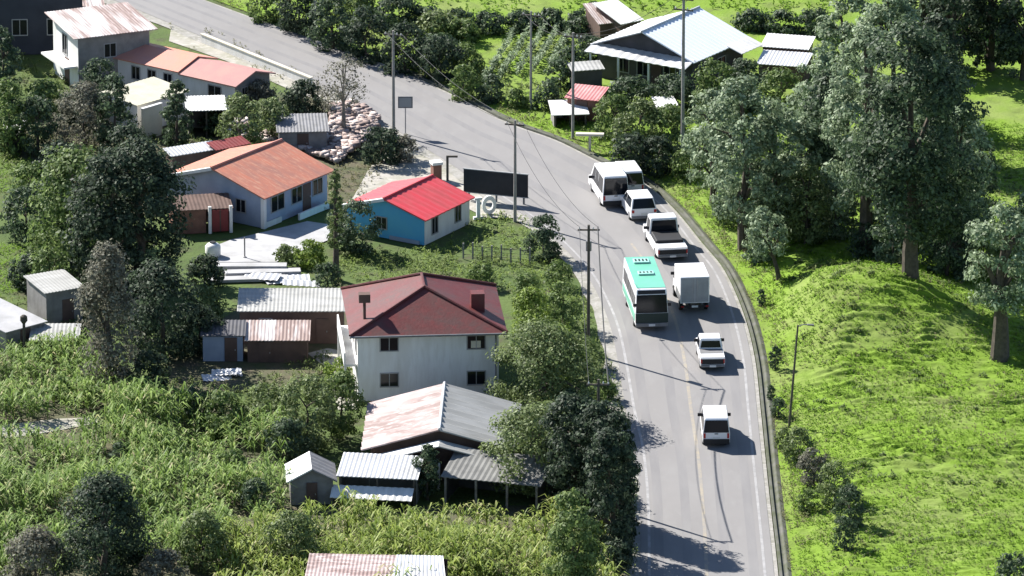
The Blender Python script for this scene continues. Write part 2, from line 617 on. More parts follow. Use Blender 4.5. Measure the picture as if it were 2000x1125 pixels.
def frame3(Lp, Cp, Rp, z):
    """local frame of a house from three eave corners: near corner C, x towards R, y towards L, squared up"""
    l, c, r = U(*Lp, z), U(*Cp, z), U(*Rp, z)
    u = r - c
    w = l - c
    lu, lw = np.linalg.norm(u), np.linalg.norm(w)
    au = math.atan2(u[1], u[0])
    aw = math.atan2(w[1], w[0]) - PI / 2
    d = (aw - au + PI) % (2 * PI) - PI
    a = au + d * .5
    return c, a, lu, lw


def window(par, L_, W_, face, s, z, w, h, fm='frame', bars=1, name='window'):
    """frame with a dark pane and a mullion, set proud of one wall of a box L_ x W_"""
    mb = MB()
    pb = MB()
    t = .07

    def bx(b, s0, s1, z0, z1, o0, o1):
        if face == 'front':
            b.box(s0, s1, -o1, -o0, z0, z1)
        elif face == 'back':
            b.box(s0, s1, W_ + o0, W_ + o1, z0, z1)
        elif face == 'left':
            b.box(-o1, -o0, s0, s1, z0, z1)
        else:
            b.box(L_ + o0, L_ + o1, s0, s1, z0, z1)
    a, b_, c, d = s - w / 2, s + w / 2, z - h / 2, z + h / 2
    bx(mb, a - t, b_ + t, d, d + t, -.02, .05)
    bx(mb, a - t, b_ + t, c - t, c, -.02, .07)
    bx(mb, a - t, a, c, d, -.02, .05)
    bx(mb, b_, b_ + t, c, d, -.02, .05)
    for k in range(bars):
        q = a + w * (k + 1) / (bars + 1)
        bx(mb, q - .025, q + .025, c, d, -.01, .04)
    bx(pb, a + .004, b_ - .004, c + .004, d - .004, -.01, .012)
    o = mb.build(name, M[fm], par)
    pb.build('pane', M['glass'], o)
    return o


def door(par, L_, W_, face, s, w, h, m='brownwall', name='door'):
    mb = MB()
    hb = MB()
    if face == 'front':
        mb.box(s - w / 2, s + w / 2, -.05, .02, .02, h)
        hb.box(s + w / 2 - .16, s + w / 2 - .10, -.10, -.052, h * .46, h * .52)
    elif face == 'left':
        mb.box(-.05, .02, s - w / 2, s + w / 2, .02, h)
        hb.box(-.10, -.052, s + w / 2 - .16, s + w / 2 - .10, h * .46, h * .52)
    else:
        mb.box(L_ - .02, L_ + .05, s - w / 2, s + w / 2, .02, h)
        hb.box(L_ + .052, L_ + .10, s + w / 2 - .16, s + w / 2 - .10, h * .46, h * .52)
    o = mb.build(name, M[m], par)
    hb.build('handle', M['rim'], o)
    return o


def gable_walls(par, Lx, Wy, h, rise, axis, wm, inset=0.0, gm_=None):
    mb = MB()
    a = inset
    x0, x1, y0, y1 = a, Lx - a, a, Wy - a
    if axis == 'x':
        ym = (y0 + y1) / 2
        for x in (x0, x1):
            mb.poly([(x, y0, 0), (x, y1, 0), (x, y1, h), (x, ym, h + rise), (x, y0, h)])
        mb.poly([(x0, y0, 0), (x1, y0, 0), (x1, y0, h), (x0, y0, h)])
        mb.poly([(x0, y1, 0), (x1, y1, 0), (x1, y1, h), (x0, y1, h)])
    else:
        xm = (x0 + x1) / 2
        for y in (y0, y1):
            mb.poly([(x0, y, 0), (x1, y, 0), (x1, y, h), (xm, y, h + rise), (x0, y, h)])
        mb.poly([(x0, y0, 0), (x0, y1, 0), (x0, y1, h), (x0, y0, h)])
        mb.poly([(x1, y0, 0), (x1, y1, 0), (x1, y1, h), (x1, y0, h)])
    return mb.build('wall', M[wm], par)


def gable_roof(par, Lx, Wy, h, rise, axis, rms, over=.35, waves=0, amp=.02, thick=.09, ridge=None):
    """two slope slabs (front/right first) and a ridge cap"""
    ro = bpy.data.objects
    if axis == 'x':
        k = rise / (Wy / 2)
        z = h - over * k + .06
        t = h + rise + .06
        f = MB().sheet((-over, -over, z), (Lx + over, -over, z), (Lx + over, Wy / 2, t), (-over, Wy / 2, t), waves, amp, thick)
        b = MB().sheet((-over, Wy + over, z), (Lx + over, Wy + over, z), (Lx + over, Wy / 2 + .004, t), (-over, Wy / 2 + .004, t), waves, amp, thick)
        cap = MB().tube([(-over, Wy / 2, t + .03), (Lx + over, Wy / 2, t + .03)], .10, 6)
    else:
        k = rise / (Lx / 2)
        z = h - over * k + .06
        t = h + rise + .06
        f = MB().sheet((Lx + over, -over, z), (Lx + over, Wy + over, z), (Lx / 2, Wy + over, t), (Lx / 2, -over, t), waves, amp, thick)
        b = MB().sheet((-over, -over, z), (-over, Wy + over, z), (Lx / 2 - .004, Wy + over, t), (Lx / 2 - .004, -over, t), waves, amp, thick)
        cap = MB().tube([(Lx / 2, -over, t + .03), (Lx / 2, Wy + over, t + .03)], .10, 6)
    a = f.build('roof', M[rms[0]], par)
    b.build('roof', M[rms[1]], par)
    if ridge:
        cap.build('ridge_cap', M[ridge], a)
    return a


def mono_roof(par, Lx, Wy, hf, hb, rm, over=.2, waves=6, amp=.03, thick=.06):
    k = (hb - hf) / Wy
    return MB().sheet((-over, -over, hf - over * k + .05), (Lx + over, -over, hf - over * k + .05), (Lx + over, Wy + over, hb + over * k + .05), (-over, Wy + over, hb + over * k + .05), waves * 2, amp * .5, thick).build('roof', M[rm], par)


def mono_walls(par, Lx, Wy, hf, hb, wm, open_front=False):
    mb = MB()
    if not open_front:
        mb.poly([(0, 0, 0), (Lx, 0, 0), (Lx, 0, hf), (0, 0, hf)])
    mb.poly([(0, Wy, 0), (Lx, Wy, 0), (Lx, Wy, hb), (0, Wy, hb)])
    for x in (0, Lx):
        mb.poly([(x, 0, 0), (x, Wy, 0), (x, Wy, hb), (x, 0, hf)])
    return mb.build('wall', M[wm], par)


def posts(par, pts, h, r=.06, m='poledark'):
    for x, y in pts:
        MB().box(x - r, x + r, y - r, y + r, 0, h).build('post', M[m], par)


def place2(Lp, Rp, z):
    l, r = U(*Lp, z), U(*Rp, z)
    d = r - l
    return l, math.atan2(d[1], d[0]), float(np.linalg.norm(d))


def glare_strip(par, Wy, h, rise, over):  # white strip that paints sun glare along the far slope's edge
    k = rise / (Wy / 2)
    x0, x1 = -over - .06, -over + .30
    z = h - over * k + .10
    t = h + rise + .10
    MB().sheet((x0, Wy + over, z), (x1, Wy + over, z), (x1, Wy / 2, t), (x0, Wy / 2, t), 0, 0, .22).build('painted_glare', M['white'], par)


# --- orange tiled house
c, a, Lx, Wy = frame3((322, 342), (514, 381), (642, 331), 2.5)
h = thing('orange_roofed_house', 'single storey house with orange tiled gable roof and blue-grey gable end beside the pale yard', 'house', (c[0], c[1], 0), a)
gable_walls(h, Lx, Wy, 2.45, 1.35, 'x', 'bluegrey')
gable_roof(h, Lx, Wy, 2.45, 1.35, 'x', ('orange', 'orange'), .4, ridge='pinktile')
glare_strip(h, Wy, 2.45, 1.35, .4)
mb = MB()
mb.box(-.15, .15, -.18, .12, 0, 2.38)
mb.box(.15, 2.0, -.14, -.05, 0, .42)
mb.box(3.0, Lx - 1.1, -1.0, -.85, 0, .5)
mb.build('porch_wall', M['white'], h)
for s, w in ((1.7, 1.5), (4.0, 1.2), (Lx - 1.2, 1.1)):
    window(h, Lx, Wy, 'front', s, 1.5, w, 1.1)
door(h, Lx, Wy, 'front', 5.2, .95, 2.05)
window(h, Lx, Wy, 'left', 2.0, 1.35, .8, .9)

# --- brick store with a red gate before it
p, a2, w2 = place2((338, 408), (452, 402), 1.9)
s = thing('brick_store', 'low brick store with a dark red gate between two pale posts', 'shed', (p[0], p[1], 0), a2)
mono_walls(s, w2, 2.4, 1.75, 2.05, 'brick', True)
mb = MB().box(0, w2 * .56, -.08, 0, 0, 1.72)
mb.build('front_wall', M['brick'], s)
mono_roof(s, w2, 2.4, 1.75, 2.05, 'brownwall', .12, 8)
posts(s, [(w2 * .62, -.25), (w2 * .98, -.25)], 2.0, .11, 'white')
g = MB().box(w2 * .66, w2 * .94, -.22, -.16, .1, 1.7).build('gate', M['redpaint'], s)
MB().box(w2 * .79, w2 * .81, -.25, -.222, .1, 1.7).build('gate_stile', M['brownwall'], g)

# --- red roofed blue house
c, a, Lx, Wy = frame3((674, 401), (829, 427), (923, 386), 2.0)
h = thing('blue_house', 'small blue painted house with bright red sheet gable roof beside the billboard', 'house', (c[0], c[1], 0), a)
MB().poly([(0, 0, 0), (Lx, 0, 0), (Lx, 0, 2.0), (0, 0, 2.0)]).build('front_wall', M['white'], h)
mb = MB()
mb.poly([(0, .01, 0), (0, Wy, 0), (0, Wy, 2.0), (0, Wy / 2, 2.95), (0, .01, 2.0)])
mb.poly([(Lx, .01, 0), (Lx, Wy, 0), (Lx, Wy, 2.0), (Lx, Wy / 2, 2.95), (Lx, .01, 2.0)])
mb.poly([(0, Wy, 0), (Lx, Wy, 0), (Lx, Wy, 2.0), (0, Wy, 2.0)])
mb.build('wall', M['blue'], h)
gable_roof(h, Lx, Wy, 2.0, .95, 'x', ('red', 'red'), .3, 10, .02, ridge='red')
glare_strip(h, Wy, 2.0, .95, .3)
window(h, Lx, Wy, 'front', 1.35, 1.15, .75, 1.15)
window(h, Lx, Wy, 'front', Lx - 1.6, 1.2, .75, 1.15)
window(h, Lx, Wy, 'left', 3.6, 1.1, .8, .8)
MB().box(-.10, -.02, .4, 2.9, 0, .28).build('plinth', M['bluegrey'], h)

# --- white two storey house
p, a, w = place2((683, 657), (992, 652), 4.75)
a = rad(4.5)
D_ = 10.2
h = thing('two_storey_house', 'white two storey house with a maroon hipped roof in the middle of the village', 'house', (p[0], p[1], 0), a)
hw = 4.75
i_ = .55
mb = MB()
x0, x1, y0, y1 = i_, w - i_, i_, D_ - i_
for q in ([(x0, y0), (x1, y0)], [(x1, y0), (x1, y1)], [(x1, y1), (x0, y1)], [(x0, y1), (x0, y0)]):
    mb.poly([(*q[0], 0), (*q[1], 0), (*q[1], hw), (*q[0], hw)])
mb.build('wall', M['white'], h)
rise = 1.95
r0, r1 = (w / 2, 4.1), (w / 2, 6.9)
zt = hw + rise
rb = MB()
e0 = hw - .02
P_ = [(0, 0, e0), (w, 0, e0), (w, D_, e0), (0, D_, e0), (r0[0], r0[1], zt), (r1[0], r1[1], zt)]
rb.sheet(P_[0], P_[1], P_[4], P_[4], 0, 0, .08)
rb.sheet(P_[1], P_[2], P_[5], P_[4], 0, 0, .08)
rb.sheet(P_[2], P_[3], P_[5], P_[5], 0, 0, .08)
rb.sheet(P_[3], P_[0], P_[4], P_[5], 0, 0, .08)
roof = rb.build('roof', M['maroon'], h)
cb = MB()
for q, t in ((0, 4), (1, 4), (2, 5), (3, 5), (4, 5)):
    A, B = Vector(P_[q]), Vector(P_[t])
    cb.tube([A + Vector((0, 0, .06)), B + Vector((0, 0, .08))], .10, 6)
cb.build('ridge_cap', M['maroon'], roof)
MB().box(.1, w - .1, .1, D_ - .1, hw - .20, hw - .12).build('eave_board', M['brownwall'], h)
cx_ = w - 1.75
ch = MB()
ch.box(cx_ - .45, cx_ + .45, 3.0, 3.9, hw + .25, hw + 1.75)
ch.build('roof_box', M['maroon'], roof)
zz = 5.1
for _ in range(8):
    q_ = U(712, 622, zz) - p
    lx_ = q_[0] * math.cos(a) + q_[1] * math.sin(a)
    ly_ = -q_[0] * math.sin(a) + q_[1] * math.cos(a)
    zz = hw + rise * lx_ / (w / 2)
fl = MB()
fl.tube([(lx_, ly_, zz - .1), (lx_, ly_, zz + 1.2)], .10, 8)
fl.box(lx_ - .38, lx_ + .38, ly_ - .3, ly_ + .3, zz + 1.18, zz + 1.75)
fl.build('flue', M['brownwall'], roof)
for s in (2.65, w - 2.05):
    for z in (3.95, 1.45):
        o = window(h, w, D_, 'front', s, z, 1.15, .88)
        for q in [o] + list(o.children):
            q.location = (0, i_ if q is o else 0, 0)
mb = MB()
mb.box(x0 - .9, x0 - .01, y0 + .3, y1 - .5, 2.35, 2.5)
mb.box(x0 - .9, x0 - .8, y0 + .3, y1 - .5, 2.5, 3.3)
mb.build('balcony', M['white'], h)
for yy in (y0 + .4, (y0 + y1) / 2, y1 - .6):
    MB().box(x0 - .88, x0 - .74, yy, yy + .14, 0, 2.35).build('balcony_post', M['white'], h)
for yy in (2.2, 5.0, 7.6):
    o = window(h, w, D_, 'left', yy, 3.5, 1.0, 1.1)
    o.location = (i_, 0, 0)
# gutter, downpipe, curtain
MB().tube([(.0, -.09, hw - .06), (w, -.09, hw - .06)], .07, 7).build('gutter', M['grimgrey'], h)
MB().tube([(w - .75, i_ - .09, hw - .1), (w - .75, i_ - .09, .1)], .05, 6).build('downpipe', M['grimgrey'], h)
w_ = [c_ for c_ in h.children if c_.name.startswith('window')][2]
MB().box(w - 2.4, w - 1.75, -.03, -.013, 3.56, 4.05).build('curtain', M['cream'], w_).location = (0, 0, 0)
# --- dark building in the upper left corner
p, a, w = place2((-70, -42), (160, -46), 6.2)
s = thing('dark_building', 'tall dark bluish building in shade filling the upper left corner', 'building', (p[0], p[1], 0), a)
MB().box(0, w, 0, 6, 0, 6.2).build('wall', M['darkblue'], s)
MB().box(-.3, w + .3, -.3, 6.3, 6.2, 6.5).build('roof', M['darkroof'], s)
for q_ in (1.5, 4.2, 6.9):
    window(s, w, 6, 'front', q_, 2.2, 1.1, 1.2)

# --- top left white house with rusty roof
c, a, Lx, Wy = frame3((79, 40), (149, 73), (305, 60), 4.3)
h = thing('rusty_roofed_house', 'white two storey house with a streaked rusty metal roof at the far upper left', 'house', (c[0], c[1], 0), a)
mb = MB()
mb.poly([(.2, .2, 0), (.2, Wy - .2, 0), (.2, Wy - .2, 4.55), (.2, .2, 4.25)])
mb.poly([(Lx - .2, .2, 0), (Lx - .2, Wy - .2, 0), (Lx - .2, Wy - .2, 4.55), (Lx - .2, .2, 4.25)])
mb.poly([(.2, Wy - .2, 0), (Lx - .2, Wy - .2, 0), (Lx - .2, Wy - .2, 4.55), (.2, Wy - .2, 4.55)])
mb.build('wall', M['white'], h)
MB().poly([(.2, .19, 0), (Lx - .2, .19, 0), (Lx - .2, .19, 4.25), (.2, .19, 4.25)]).build('front_wall', M['block'], h)  # grey in place of white paints the shade on this wall
mono_roof(h, Lx, Wy, 4.25, 4.75, 'rustmetal', .3, 14, .03)
window(h, Lx, Wy, 'left', Wy * .52, 3.0, .9, 1.5).location = (.2, 0, 0)
window(h, Lx, Wy, 'front', Lx * .45, 2.9, .9, 1.0).location = (0, .2, 0)
door(h, Lx, Wy, 'left', Wy * .45, .9, 2.0).location = (.2, 0, 0)
MB().box(-.9, .18, .4, Wy - .4, 1.75, 1.9).build('balcony', M['white'], h)

# --- long terracotta row house along the road
c, a, Lx, Wy = frame3((253, 99), (459, 165), (512, 139), 2.2)
Lx = max(Lx, 4.0)
h = thing('row_house', 'long low house with a roof half orange and half faded pink beside the upper road', 'house', (c[0], c[1], 0), a)
half = Wy * .43
MB().poly([(0, 0, 0), (Lx, 0, 0), (Lx, 0, 2.2), (Lx / 2, 0, 2.8), (0, 0, 2.2)]).build('gable_wall', M['block'], h)
mb = MB()
mb.poly([(0, .01, 0), (0, Wy, 0), (0, Wy, 2.2), (0, .01, 2.2)])
mb.poly([(Lx, .01, 0), (Lx, Wy, 0), (Lx, Wy, 2.2), (Lx, .01, 2.2)])
mb.poly([(0, Wy, 0), (Lx, Wy, 0), (Lx, Wy, 2.2), (Lx / 2, Wy, 2.8), (0, Wy, 2.2)])
mb.build('wall', M['white'], h)
o_ = .35
kz = .6 / (Lx / 2)
ze, zr = 2.26 - o_ * kz, 2.86
for nm, y0, y1, m_, dz in (('roof', half, Wy + o_, 'pinktile', .14), ('roof', -o_, half - .01, 'dullpink', 0)):
    MB().sheet((-o_, y0, ze + dz), (-o_, y1, ze + dz), (Lx / 2, y1, zr + dz), (Lx / 2, y0, zr + dz), 0, .02, .1).build(nm, M[m_], h)
    MB().sheet((Lx + o_, y0, ze + dz), (Lx + o_, y1, ze + dz), (Lx / 2 + .004, y1, zr + dz), (Lx / 2 + .004, y0, zr + dz), 0, .02, .1).build(nm, M[m_], h)
for s in (half + 1.3, half + 2.9, half + 4.5):
    window(h, Lx, Wy, 'left', s, 1.35, .75, .95)
window(h, Lx, Wy, 'left', 2.0, 1.2, 1.2, 1.0)
for s in (1.1, 2.5):
    window(h, Lx, Wy, 'front', s, 1.35, .6, .7)

# --- big metal roofed house, upper right
c, a, Lx, Wy = frame3((1150, 92), (1352, 116), (1478, 78), 2.9)
h = thing('metal_roofed_house', 'large dark walled house with a pale bluish metal gable roof below the far meadow', 'house', (c[0], c[1], 0), a)
hm = 2.9
gable_walls(h, Lx, Wy, hm, 1.55, 'x', 'darkwall')
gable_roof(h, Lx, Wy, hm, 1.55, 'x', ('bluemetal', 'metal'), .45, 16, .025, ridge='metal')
MB().sheet((-1.5, -.3, hm - .38), (-1.5, Wy + .3, hm - .38), (-.05, Wy + .3, hm + .02), (-.05, -.3, hm + .02), 12, .025, .06).build('porch_roof', M['metal'], h)
for yy in (.2, Wy * .36, Wy * .68, Wy - .2):
    MB().box(-1.4, -1.26, yy - .07, yy + .07, 0, hm - .4).build('porch_post', M['white'], h)
for s in (2.0, 4.4, 6.2):
    window(h, Lx, Wy, 'left', s, 1.5, 1.0, 1.1)
door(h, Lx, Wy, 'left', 3.2, .9, 2.0)
for s in (1.6, 4.2):
    window(h, Lx, Wy, 'front', s, 1.5, 1.1, 1.1)
MB().sheet((Lx * .62, -1.6, hm - .42), (Lx + .4, -1.6, hm - .42), (Lx + .4, -.3, hm + .0), (Lx * .62, -.3, hm + .0), 6, .025, .06).build('side_awning', M['white'], h)

# --- lower farmhouse with corrugated roof
hz = 2.3
p, a, w = place2((716, 874), (1000, 884), hz)
a = rad(-1.5)
D_ = 8.6
h = thing('farmhouse', 'old farmhouse with a pinkish rusty roof slope and a grey ribbed one', 'house', (p[0], p[1], 0), a)
gable_walls(h, w, D_, hz, 1.32, 'y', 'brownwall', .25)
gable_roof(h, w, D_, hz, 1.32, 'y', ('fibro', 'rustpink'), .35, 9, .085, ridge='metal')
# a lower gable-fronted porch roof
mb = MB()
mb.sheet((.1, -1.7, hz - .45), (.1, -.45, hz - .45), (w / 2, -.45, hz + .72), (w / 2, -1.7, hz + .72), 3, .03, .07)
mb.build('porch_roof', M['metal'], h)
mb = MB()
mb.sheet((w - .1, -1.7, hz - .45), (w - .1, -.45, hz - .45), (w / 2 + .005, -.45, hz + .72), (w / 2 + .005, -1.7, hz + .72), 3, .03, .07)
mb.build('porch_roof', M['fibro'], h)
posts(h, [(.3, -1.55), (w / 2, -1.55), (w - .3, -1.55)], hz - .5, .08, 'whiteplastic')
door(h, w, D_, 'front', w * .5, .95, 2.0).location = (0, .25, 0)
window(h, w, D_, 'front', w * .25, 1.3, 1.0, .9).location = (0, .25, 0)
# --- its lean-to sheds
p, a, w = place2((662, 927), (812, 934), 1.9)
s = thing('lean_to_shed', 'long shed with a pale mint sheet roof over a patchy white wall above the corn', 'shed', (p[0], p[1], 0), a)
mono_walls(s, w, 2.7, 1.85, 2.35, 'block', True)
mono_roof(s, w, 2.7, 1.85, 2.35, 'metal', .15, 9, .03)
MB().sheet((-.4, -1.25, .78), (w * .98, -1.25, .78), (w * .98, -.1, 1.25), (-.4, -.1, 1.25), 12, .02, .05).build('awning_roof', M['whiteplastic'], s)
posts(s, [(-.3, -1.15), (w * .5, -1.15), (w * .95, -1.15)], .78)
posts(s, [(.1, -.05), (w / 2, -.05), (w - .1, -.05)], 1.82)
p, a, w = place2((868, 928), (1052, 946), 1.9)
s = thing('open_shed', 'open fronted grey roofed shed under the dark trees', 'shed', (p[0], p[1], 0), a)
mono_walls(s, w, 3.2, 1.85, 2.5, 'darkwall', True)
mono_roof(s, w, 3.2, 1.85, 2.5, 'fibrodark', .2, 9, .04)
posts(s, [(.1, -.08), (w * .34, -.08), (w * .67, -.08), (w - .1, -.08)], 1.82, .07, 'palebark')
p, a, w = place2((566, 938), (652, 936), 1.7)
s = thing('hen_house', 'small hut with a pale gable roof standing in the corn', 'hut', (p[0], p[1], 0), a)
gable_walls(s, w, 3.0, 1.7, .75, 'y', 'block', .05)
gable_roof(s, w, 3.0, 1.7, .75, 'y', ('grimgrey', 'whiteplastic'), .22, 5)  # one roof: left slope coloured pale as sunlit, right slope grey as shaded
door(s, w, 3.0, 'front', w * .5, .7, 1.5)
# --- shed roof in the bottom margin
p, a, w = place2((600, 1136), (866, 1142), 2.2)
s = thing('bottom_shed', 'pink and white sheet roof of a shed at the lower edge below the corn', 'shed', (p[0], p[1], 0), a)
mono_walls(s, w, 3.6, 2.2, 2.55, 'brownwall')
k = w * .62
MB().sheet((-.2, -.2, 2.25), (k, -.2, 2.25), (k, 3.8, 2.66), (-.2, 3.8, 2.66), 22, .014, .06).build('roof', M['rustpink'], s)
MB().sheet((k + .01, -.2, 2.28), (w + .2, -.2, 2.28), (w - .3, 3.8, 2.69), (k + .01, 3.8, 2.69), 13, .014, .06).build('roof', M['metal'], s)
p = G(762, 826)
s = thing('plastic_cover', 'bulging white plastic cover between the white house and the farmhouse', 'cover', (p[0], p[1], 0))
uu = []
n1, n2 = 9, 20
for i in range(n1 + 1):
    for j in range(n2):
        e = i / n1 * PI / 2
        t = 2 * PI * j / n2
        rr = 1 + .06 * math.sin(3 * t) + .04 * math.sin(7 * t)
        uu.append((1.45 * math.cos(e) * math.cos(t) * rr, 1.1 * math.cos(e) * math.sin(t) * rr, 1.5 * math.sin(e) ** .8))
mb = MB().add(uu, [(i * n2 + j, i * n2 + (j + 1) % n2, (i + 1) * n2 + (j + 1) % n2, (i + 1) * n2 + j) for i in range(n1) for j in range(n2)])
mb.build('sheet', M['whiteplastic'], s, smooth=True)
MB().tube([(1.5 * math.cos(t) * 1.03, 1.14 * math.sin(t) * 1.03, .06) for t in [2 * PI * q / 20 for q in range(21)]], .07, 5).build('weighted_hem', M['grimgrey'], s)


def shed(Lp, Rp, z, dep, zb, name, label, wm, rm, waves=6, openf=False, over=.18, post=False, dr=None, cat='shed', win=()):
    p, a, w = place2(Lp, Rp, z)
    s = thing(name, label, cat, (p[0], p[1], 0), a)
    mono_walls(s, w, dep, z, zb, wm, openf)
    mono_roof(s, w, dep, z, zb, rm, over, waves)
    if post:
        posts(s, [(.1, -.02), (w / 2, -.02), (w - .1, -.02)], z)
    if dr:
        door(s, w, dep, 'front', w * dr, .85, min(1.8, z - .15))
    for q in win:
        window(s, w, dep, 'front', w * q, z * .6, .8, .7)
    return s, w


s, w = shed((468, 607), (670, 607), 2.35, 3.4, 2.75, 'long_shed', 'long brown walled shed with a plain light grey roof left of the maroon roof', 'brownwall', 'fibro', 14, dr=.8, win=(.25,))
shed((483, 664), (600, 664), 1.6, 2.7, 2.0, 'tin_hut', 'small brown hut with a ragged whitish tin roof before the long shed', 'brownwall', 'rustmetal', 9, dr=.3)
shed((396, 655), (474, 655), 1.85, 2.2, 2.1, 'plank_shed', 'dark blue-grey plank shed in the shade of the big tree', 'bluegrey', 'darkroof', 6, dr=.7)
c, a, Lx, Wy = frame3((233, 182), (268, 206), (322, 170), 2.2)
s = thing('cream_roofed_hut', 'hut with a cream sheet roof between the row house and the trees', 'hut', (c[0], c[1], 0), a)
mono_walls(s, Lx, Wy, 2.2, 2.5, 'white')
mono_roof(s, Lx, Wy, 2.2, 2.5, 'creamroof', .15, 7)
window(s, Lx, Wy, 'left', Wy * .5, 1.3, .7, .8)
p = G(297, 268)
s = thing('white_wall', 'tall narrow white wall standing in sun among dark bushes', 'wall', (p[0], p[1], 0), rad(-42))
MB().box(-.1, .1, -1.0, 1.0, 0, 2.4).build('panel', M['cream'], s)
MB().box(-.14, .14, -1.04, 1.04, 2.4, 2.47).build('coping', M['white'], s)
shed((368, 216), (438, 214), 2.1, 2.6, 2.35, 'white_roofed_shelter', 'open shelter with a bright white sheet roof below the row house', 'block', 'whiteplastic', 6, True, post=True)
shed((545, 258), (638, 256), 1.6, 3.3, 1.9, 'grey_roofed_store', 'low store with a dark grey roof between the shrubs and the rubble', 'block', 'grimgrey', 8, dr=.5)
shed((336, 304), (424, 290), 1.7, 1.0, 1.9, 'narrow_shed', 'narrow shed with a pale roof strip behind the orange roof', 'brownwall', 'metal', 7)
shed((424, 292), (484, 280), 1.8, 1.0, 2.0, 'red_roofed_lean_to', 'narrow lean-to with a dark red roof strip behind the orange roof', 'brownwall', 'redpaint', 5)
shed((12, 648), (86, 628), 1.6, 5.2, 2.0, 'pale_flat_roofed_shed', 'shed with a wide pale flat roof at the left edge', 'block', 'concrete', 0, dr=.5)
shed((90, 572), (160, 560), 2.5, 3.0, 2.8, 'grey_walled_hut', 'grey walled hut with a light roof edge beside the tall grey tree', 'block', 'fibro', 6, dr=.6)
shed((62, 664), (150, 664), 1.0, 2.3, 1.3, 'low_pen', 'low animal pen with a dull grey cover below the grey walled hut', 'block', 'fibro', 6, True, post=True)
shed((8, 252), (42, 252), 1.8, 1.5, 1.9, 'small_white_roof', 'small hut with a thin white roof at the left edge by the hedge', 'darkwall', 'whiteplastic', 3)
shed((1172, 46), (1228, 40), 1.9, 3.0, 2.6, 'rusty_barn', 'barn with a rusty pale roof left behind the metal roofed house', 'brownwall', 'rustmetal', 7)
shed((1214, 46), (1252, 38), 2.1, 3.2, 2.9, 'white_roofed_barn', 'barn with a clean white roof behind the metal roofed house', 'brownwall', 'whiteplastic', 4)
shed((1490, 90), (1576, 96), 2.2, 2.2, 2.5, 'white_sheet_shed', 'shed with a white sheet roof right of the metal roofed house', 'brownwall', 'whiteplastic', 7)
shed((1482, 124), (1570, 130), 1.7, 2.4, 2.0, 'jagged_white_shed', 'nearer shed with a ragged white roof right of the metal roofed house', 'brownwall', 'metal', 7)
s, w = shed((1108, 190), (1166, 196), 1.9, 2.1, 2.25, 'red_stall', 'roadside stall with a faded red roof before the metal roofed house', 'brick', 'pinkcloth', 5, dr=.5, cat='stall')
shed((1082, 224), (1146, 222), 1.1, 2.2, 1.45, 'white_awning', 'low white awning beside the red stall', 'block', 'whiteplastic', 0, True, post=True, cat='awning')
shed((1286, 208), (1320, 206), 1.2, 1.5, 1.4, 'white_lid_shed', 'tiny white roofed shed among bushes below the metal roofed house', 'block', 'whiteplastic', 3, dr=.5)
shed((1120, 138), (1176, 134), 1.9, 1.2, 2.1, 'grey_porch_shed', 'small grey roofed shed at the left corner of the metal roofed house', 'darkwall', 'fibro', 4)
shed((155, 22), (203, 20), 2.0, 2.0, 2.2, 'white_hut', 'white hut with a dark window at the upper edge by the road', 'white', 'rustmetal', 4, win=(.5,))

# roadside wall behind the row house
w0, w1 = U(395, 82), U(608, 168)
d = w1 - w0
wl = thing('roadside_wall', 'long low white wall between the row house and the upper road', 'wall', (w0[0], w0[1], 0), math.atan2(d[1], d[0]))
ln = float(np.linalg.norm(d))
MB().box(0, ln, -.12, .12, 0, .62).build('panel', M['white'], wl)
MB().box(-.05, ln + .05, -.17, .17, .62, .70).build('coping', M['cream'], wl)

# yard steps: three long pale strips below the yard
for k, (a_, b_, hh, lb) in enumerate((((412, 520), (560, 520), .5, 'topmost and longest of three pale concrete steps below the yard'), ((440, 534), (588, 530), .36, 'middle one of three pale concrete steps below the yard'), ((405, 548), (560, 543), .22, 'lowest of three pale concrete steps below the yard'))):
    p, a, w = place2(a_, b_, hh)
    s = MB().box(0, w, 0, .9, 0, hh).build('concrete_step', M['concrete'], None, bevel=.03)
    s.location = (p[0], p[1], 0)
    s.rotation_euler = (0, 0, a)
    tag(s, lb, 'step', 'pale concrete steps below the yard')

# sheets lying about
rng = random.Random(5)


def sheets(px, py, n, spread, nm, lbs, grp, m, size=(1.6, .8), z=0.05):
    for i in range(n):
        q = G(px + rng.uniform(-1, 1) * spread[0], py + rng.uniform(-1, 1) * spread[1])
        s = MB().sheet((-size[0] / 2, -size[1] / 2, 0), (size[0] / 2, -size[1] / 2, 0), (size[0] / 2, size[1] / 2, .12), (-size[0] / 2, size[1] / 2, .12), 6, .025, .02).build(nm, M[m])
        s.location = (q[0], q[1], z + .09 * i)
        s.rotation_euler = (rng.uniform(-.05, .1), rng.uniform(-.08, .08), rng.uniform(-.5, .5))
        tag(s, lbs[i], 'sheet', grp)


sheets(415, 738, 3, (34, 5), 'metal_sheet', ['shiny metal sheet lying lowest before the plank shed', 'shiny metal sheet lying across another before the plank shed', 'shiny metal sheet lying topmost before the plank shed'], 'metal sheets by the plank shed', 'metal', (2.0, .9))
sheets(545, 556, 4, (45, 9), 'pale_board', ['bottom pale board in the stack behind the long shed', 'second pale board from below behind the long shed', 'third pale board leaning in the stack behind the long shed', 'top pale board of the stack behind the long shed'], 'pale boards behind the long shed', 'metal', (2.6, 1.0))
p = G(416, 500)
s = thing('water_tank', 'small white water tank with a dark cap at the corner of the yard', 'tank', p)
MB().tube([(0, 0, 0), (0, 0, .08), (0, 0, .75), (0, 0, .9), (0, 0, .98)], [.5, .55, .55, .42, .25], 16).build('tank_body', M['whiteplastic'], s, smooth=True)
MB().tube([(0, 0, .98), (0, 0, 1.06)], .22, 12).build('cap', M['blackplastic'], s)

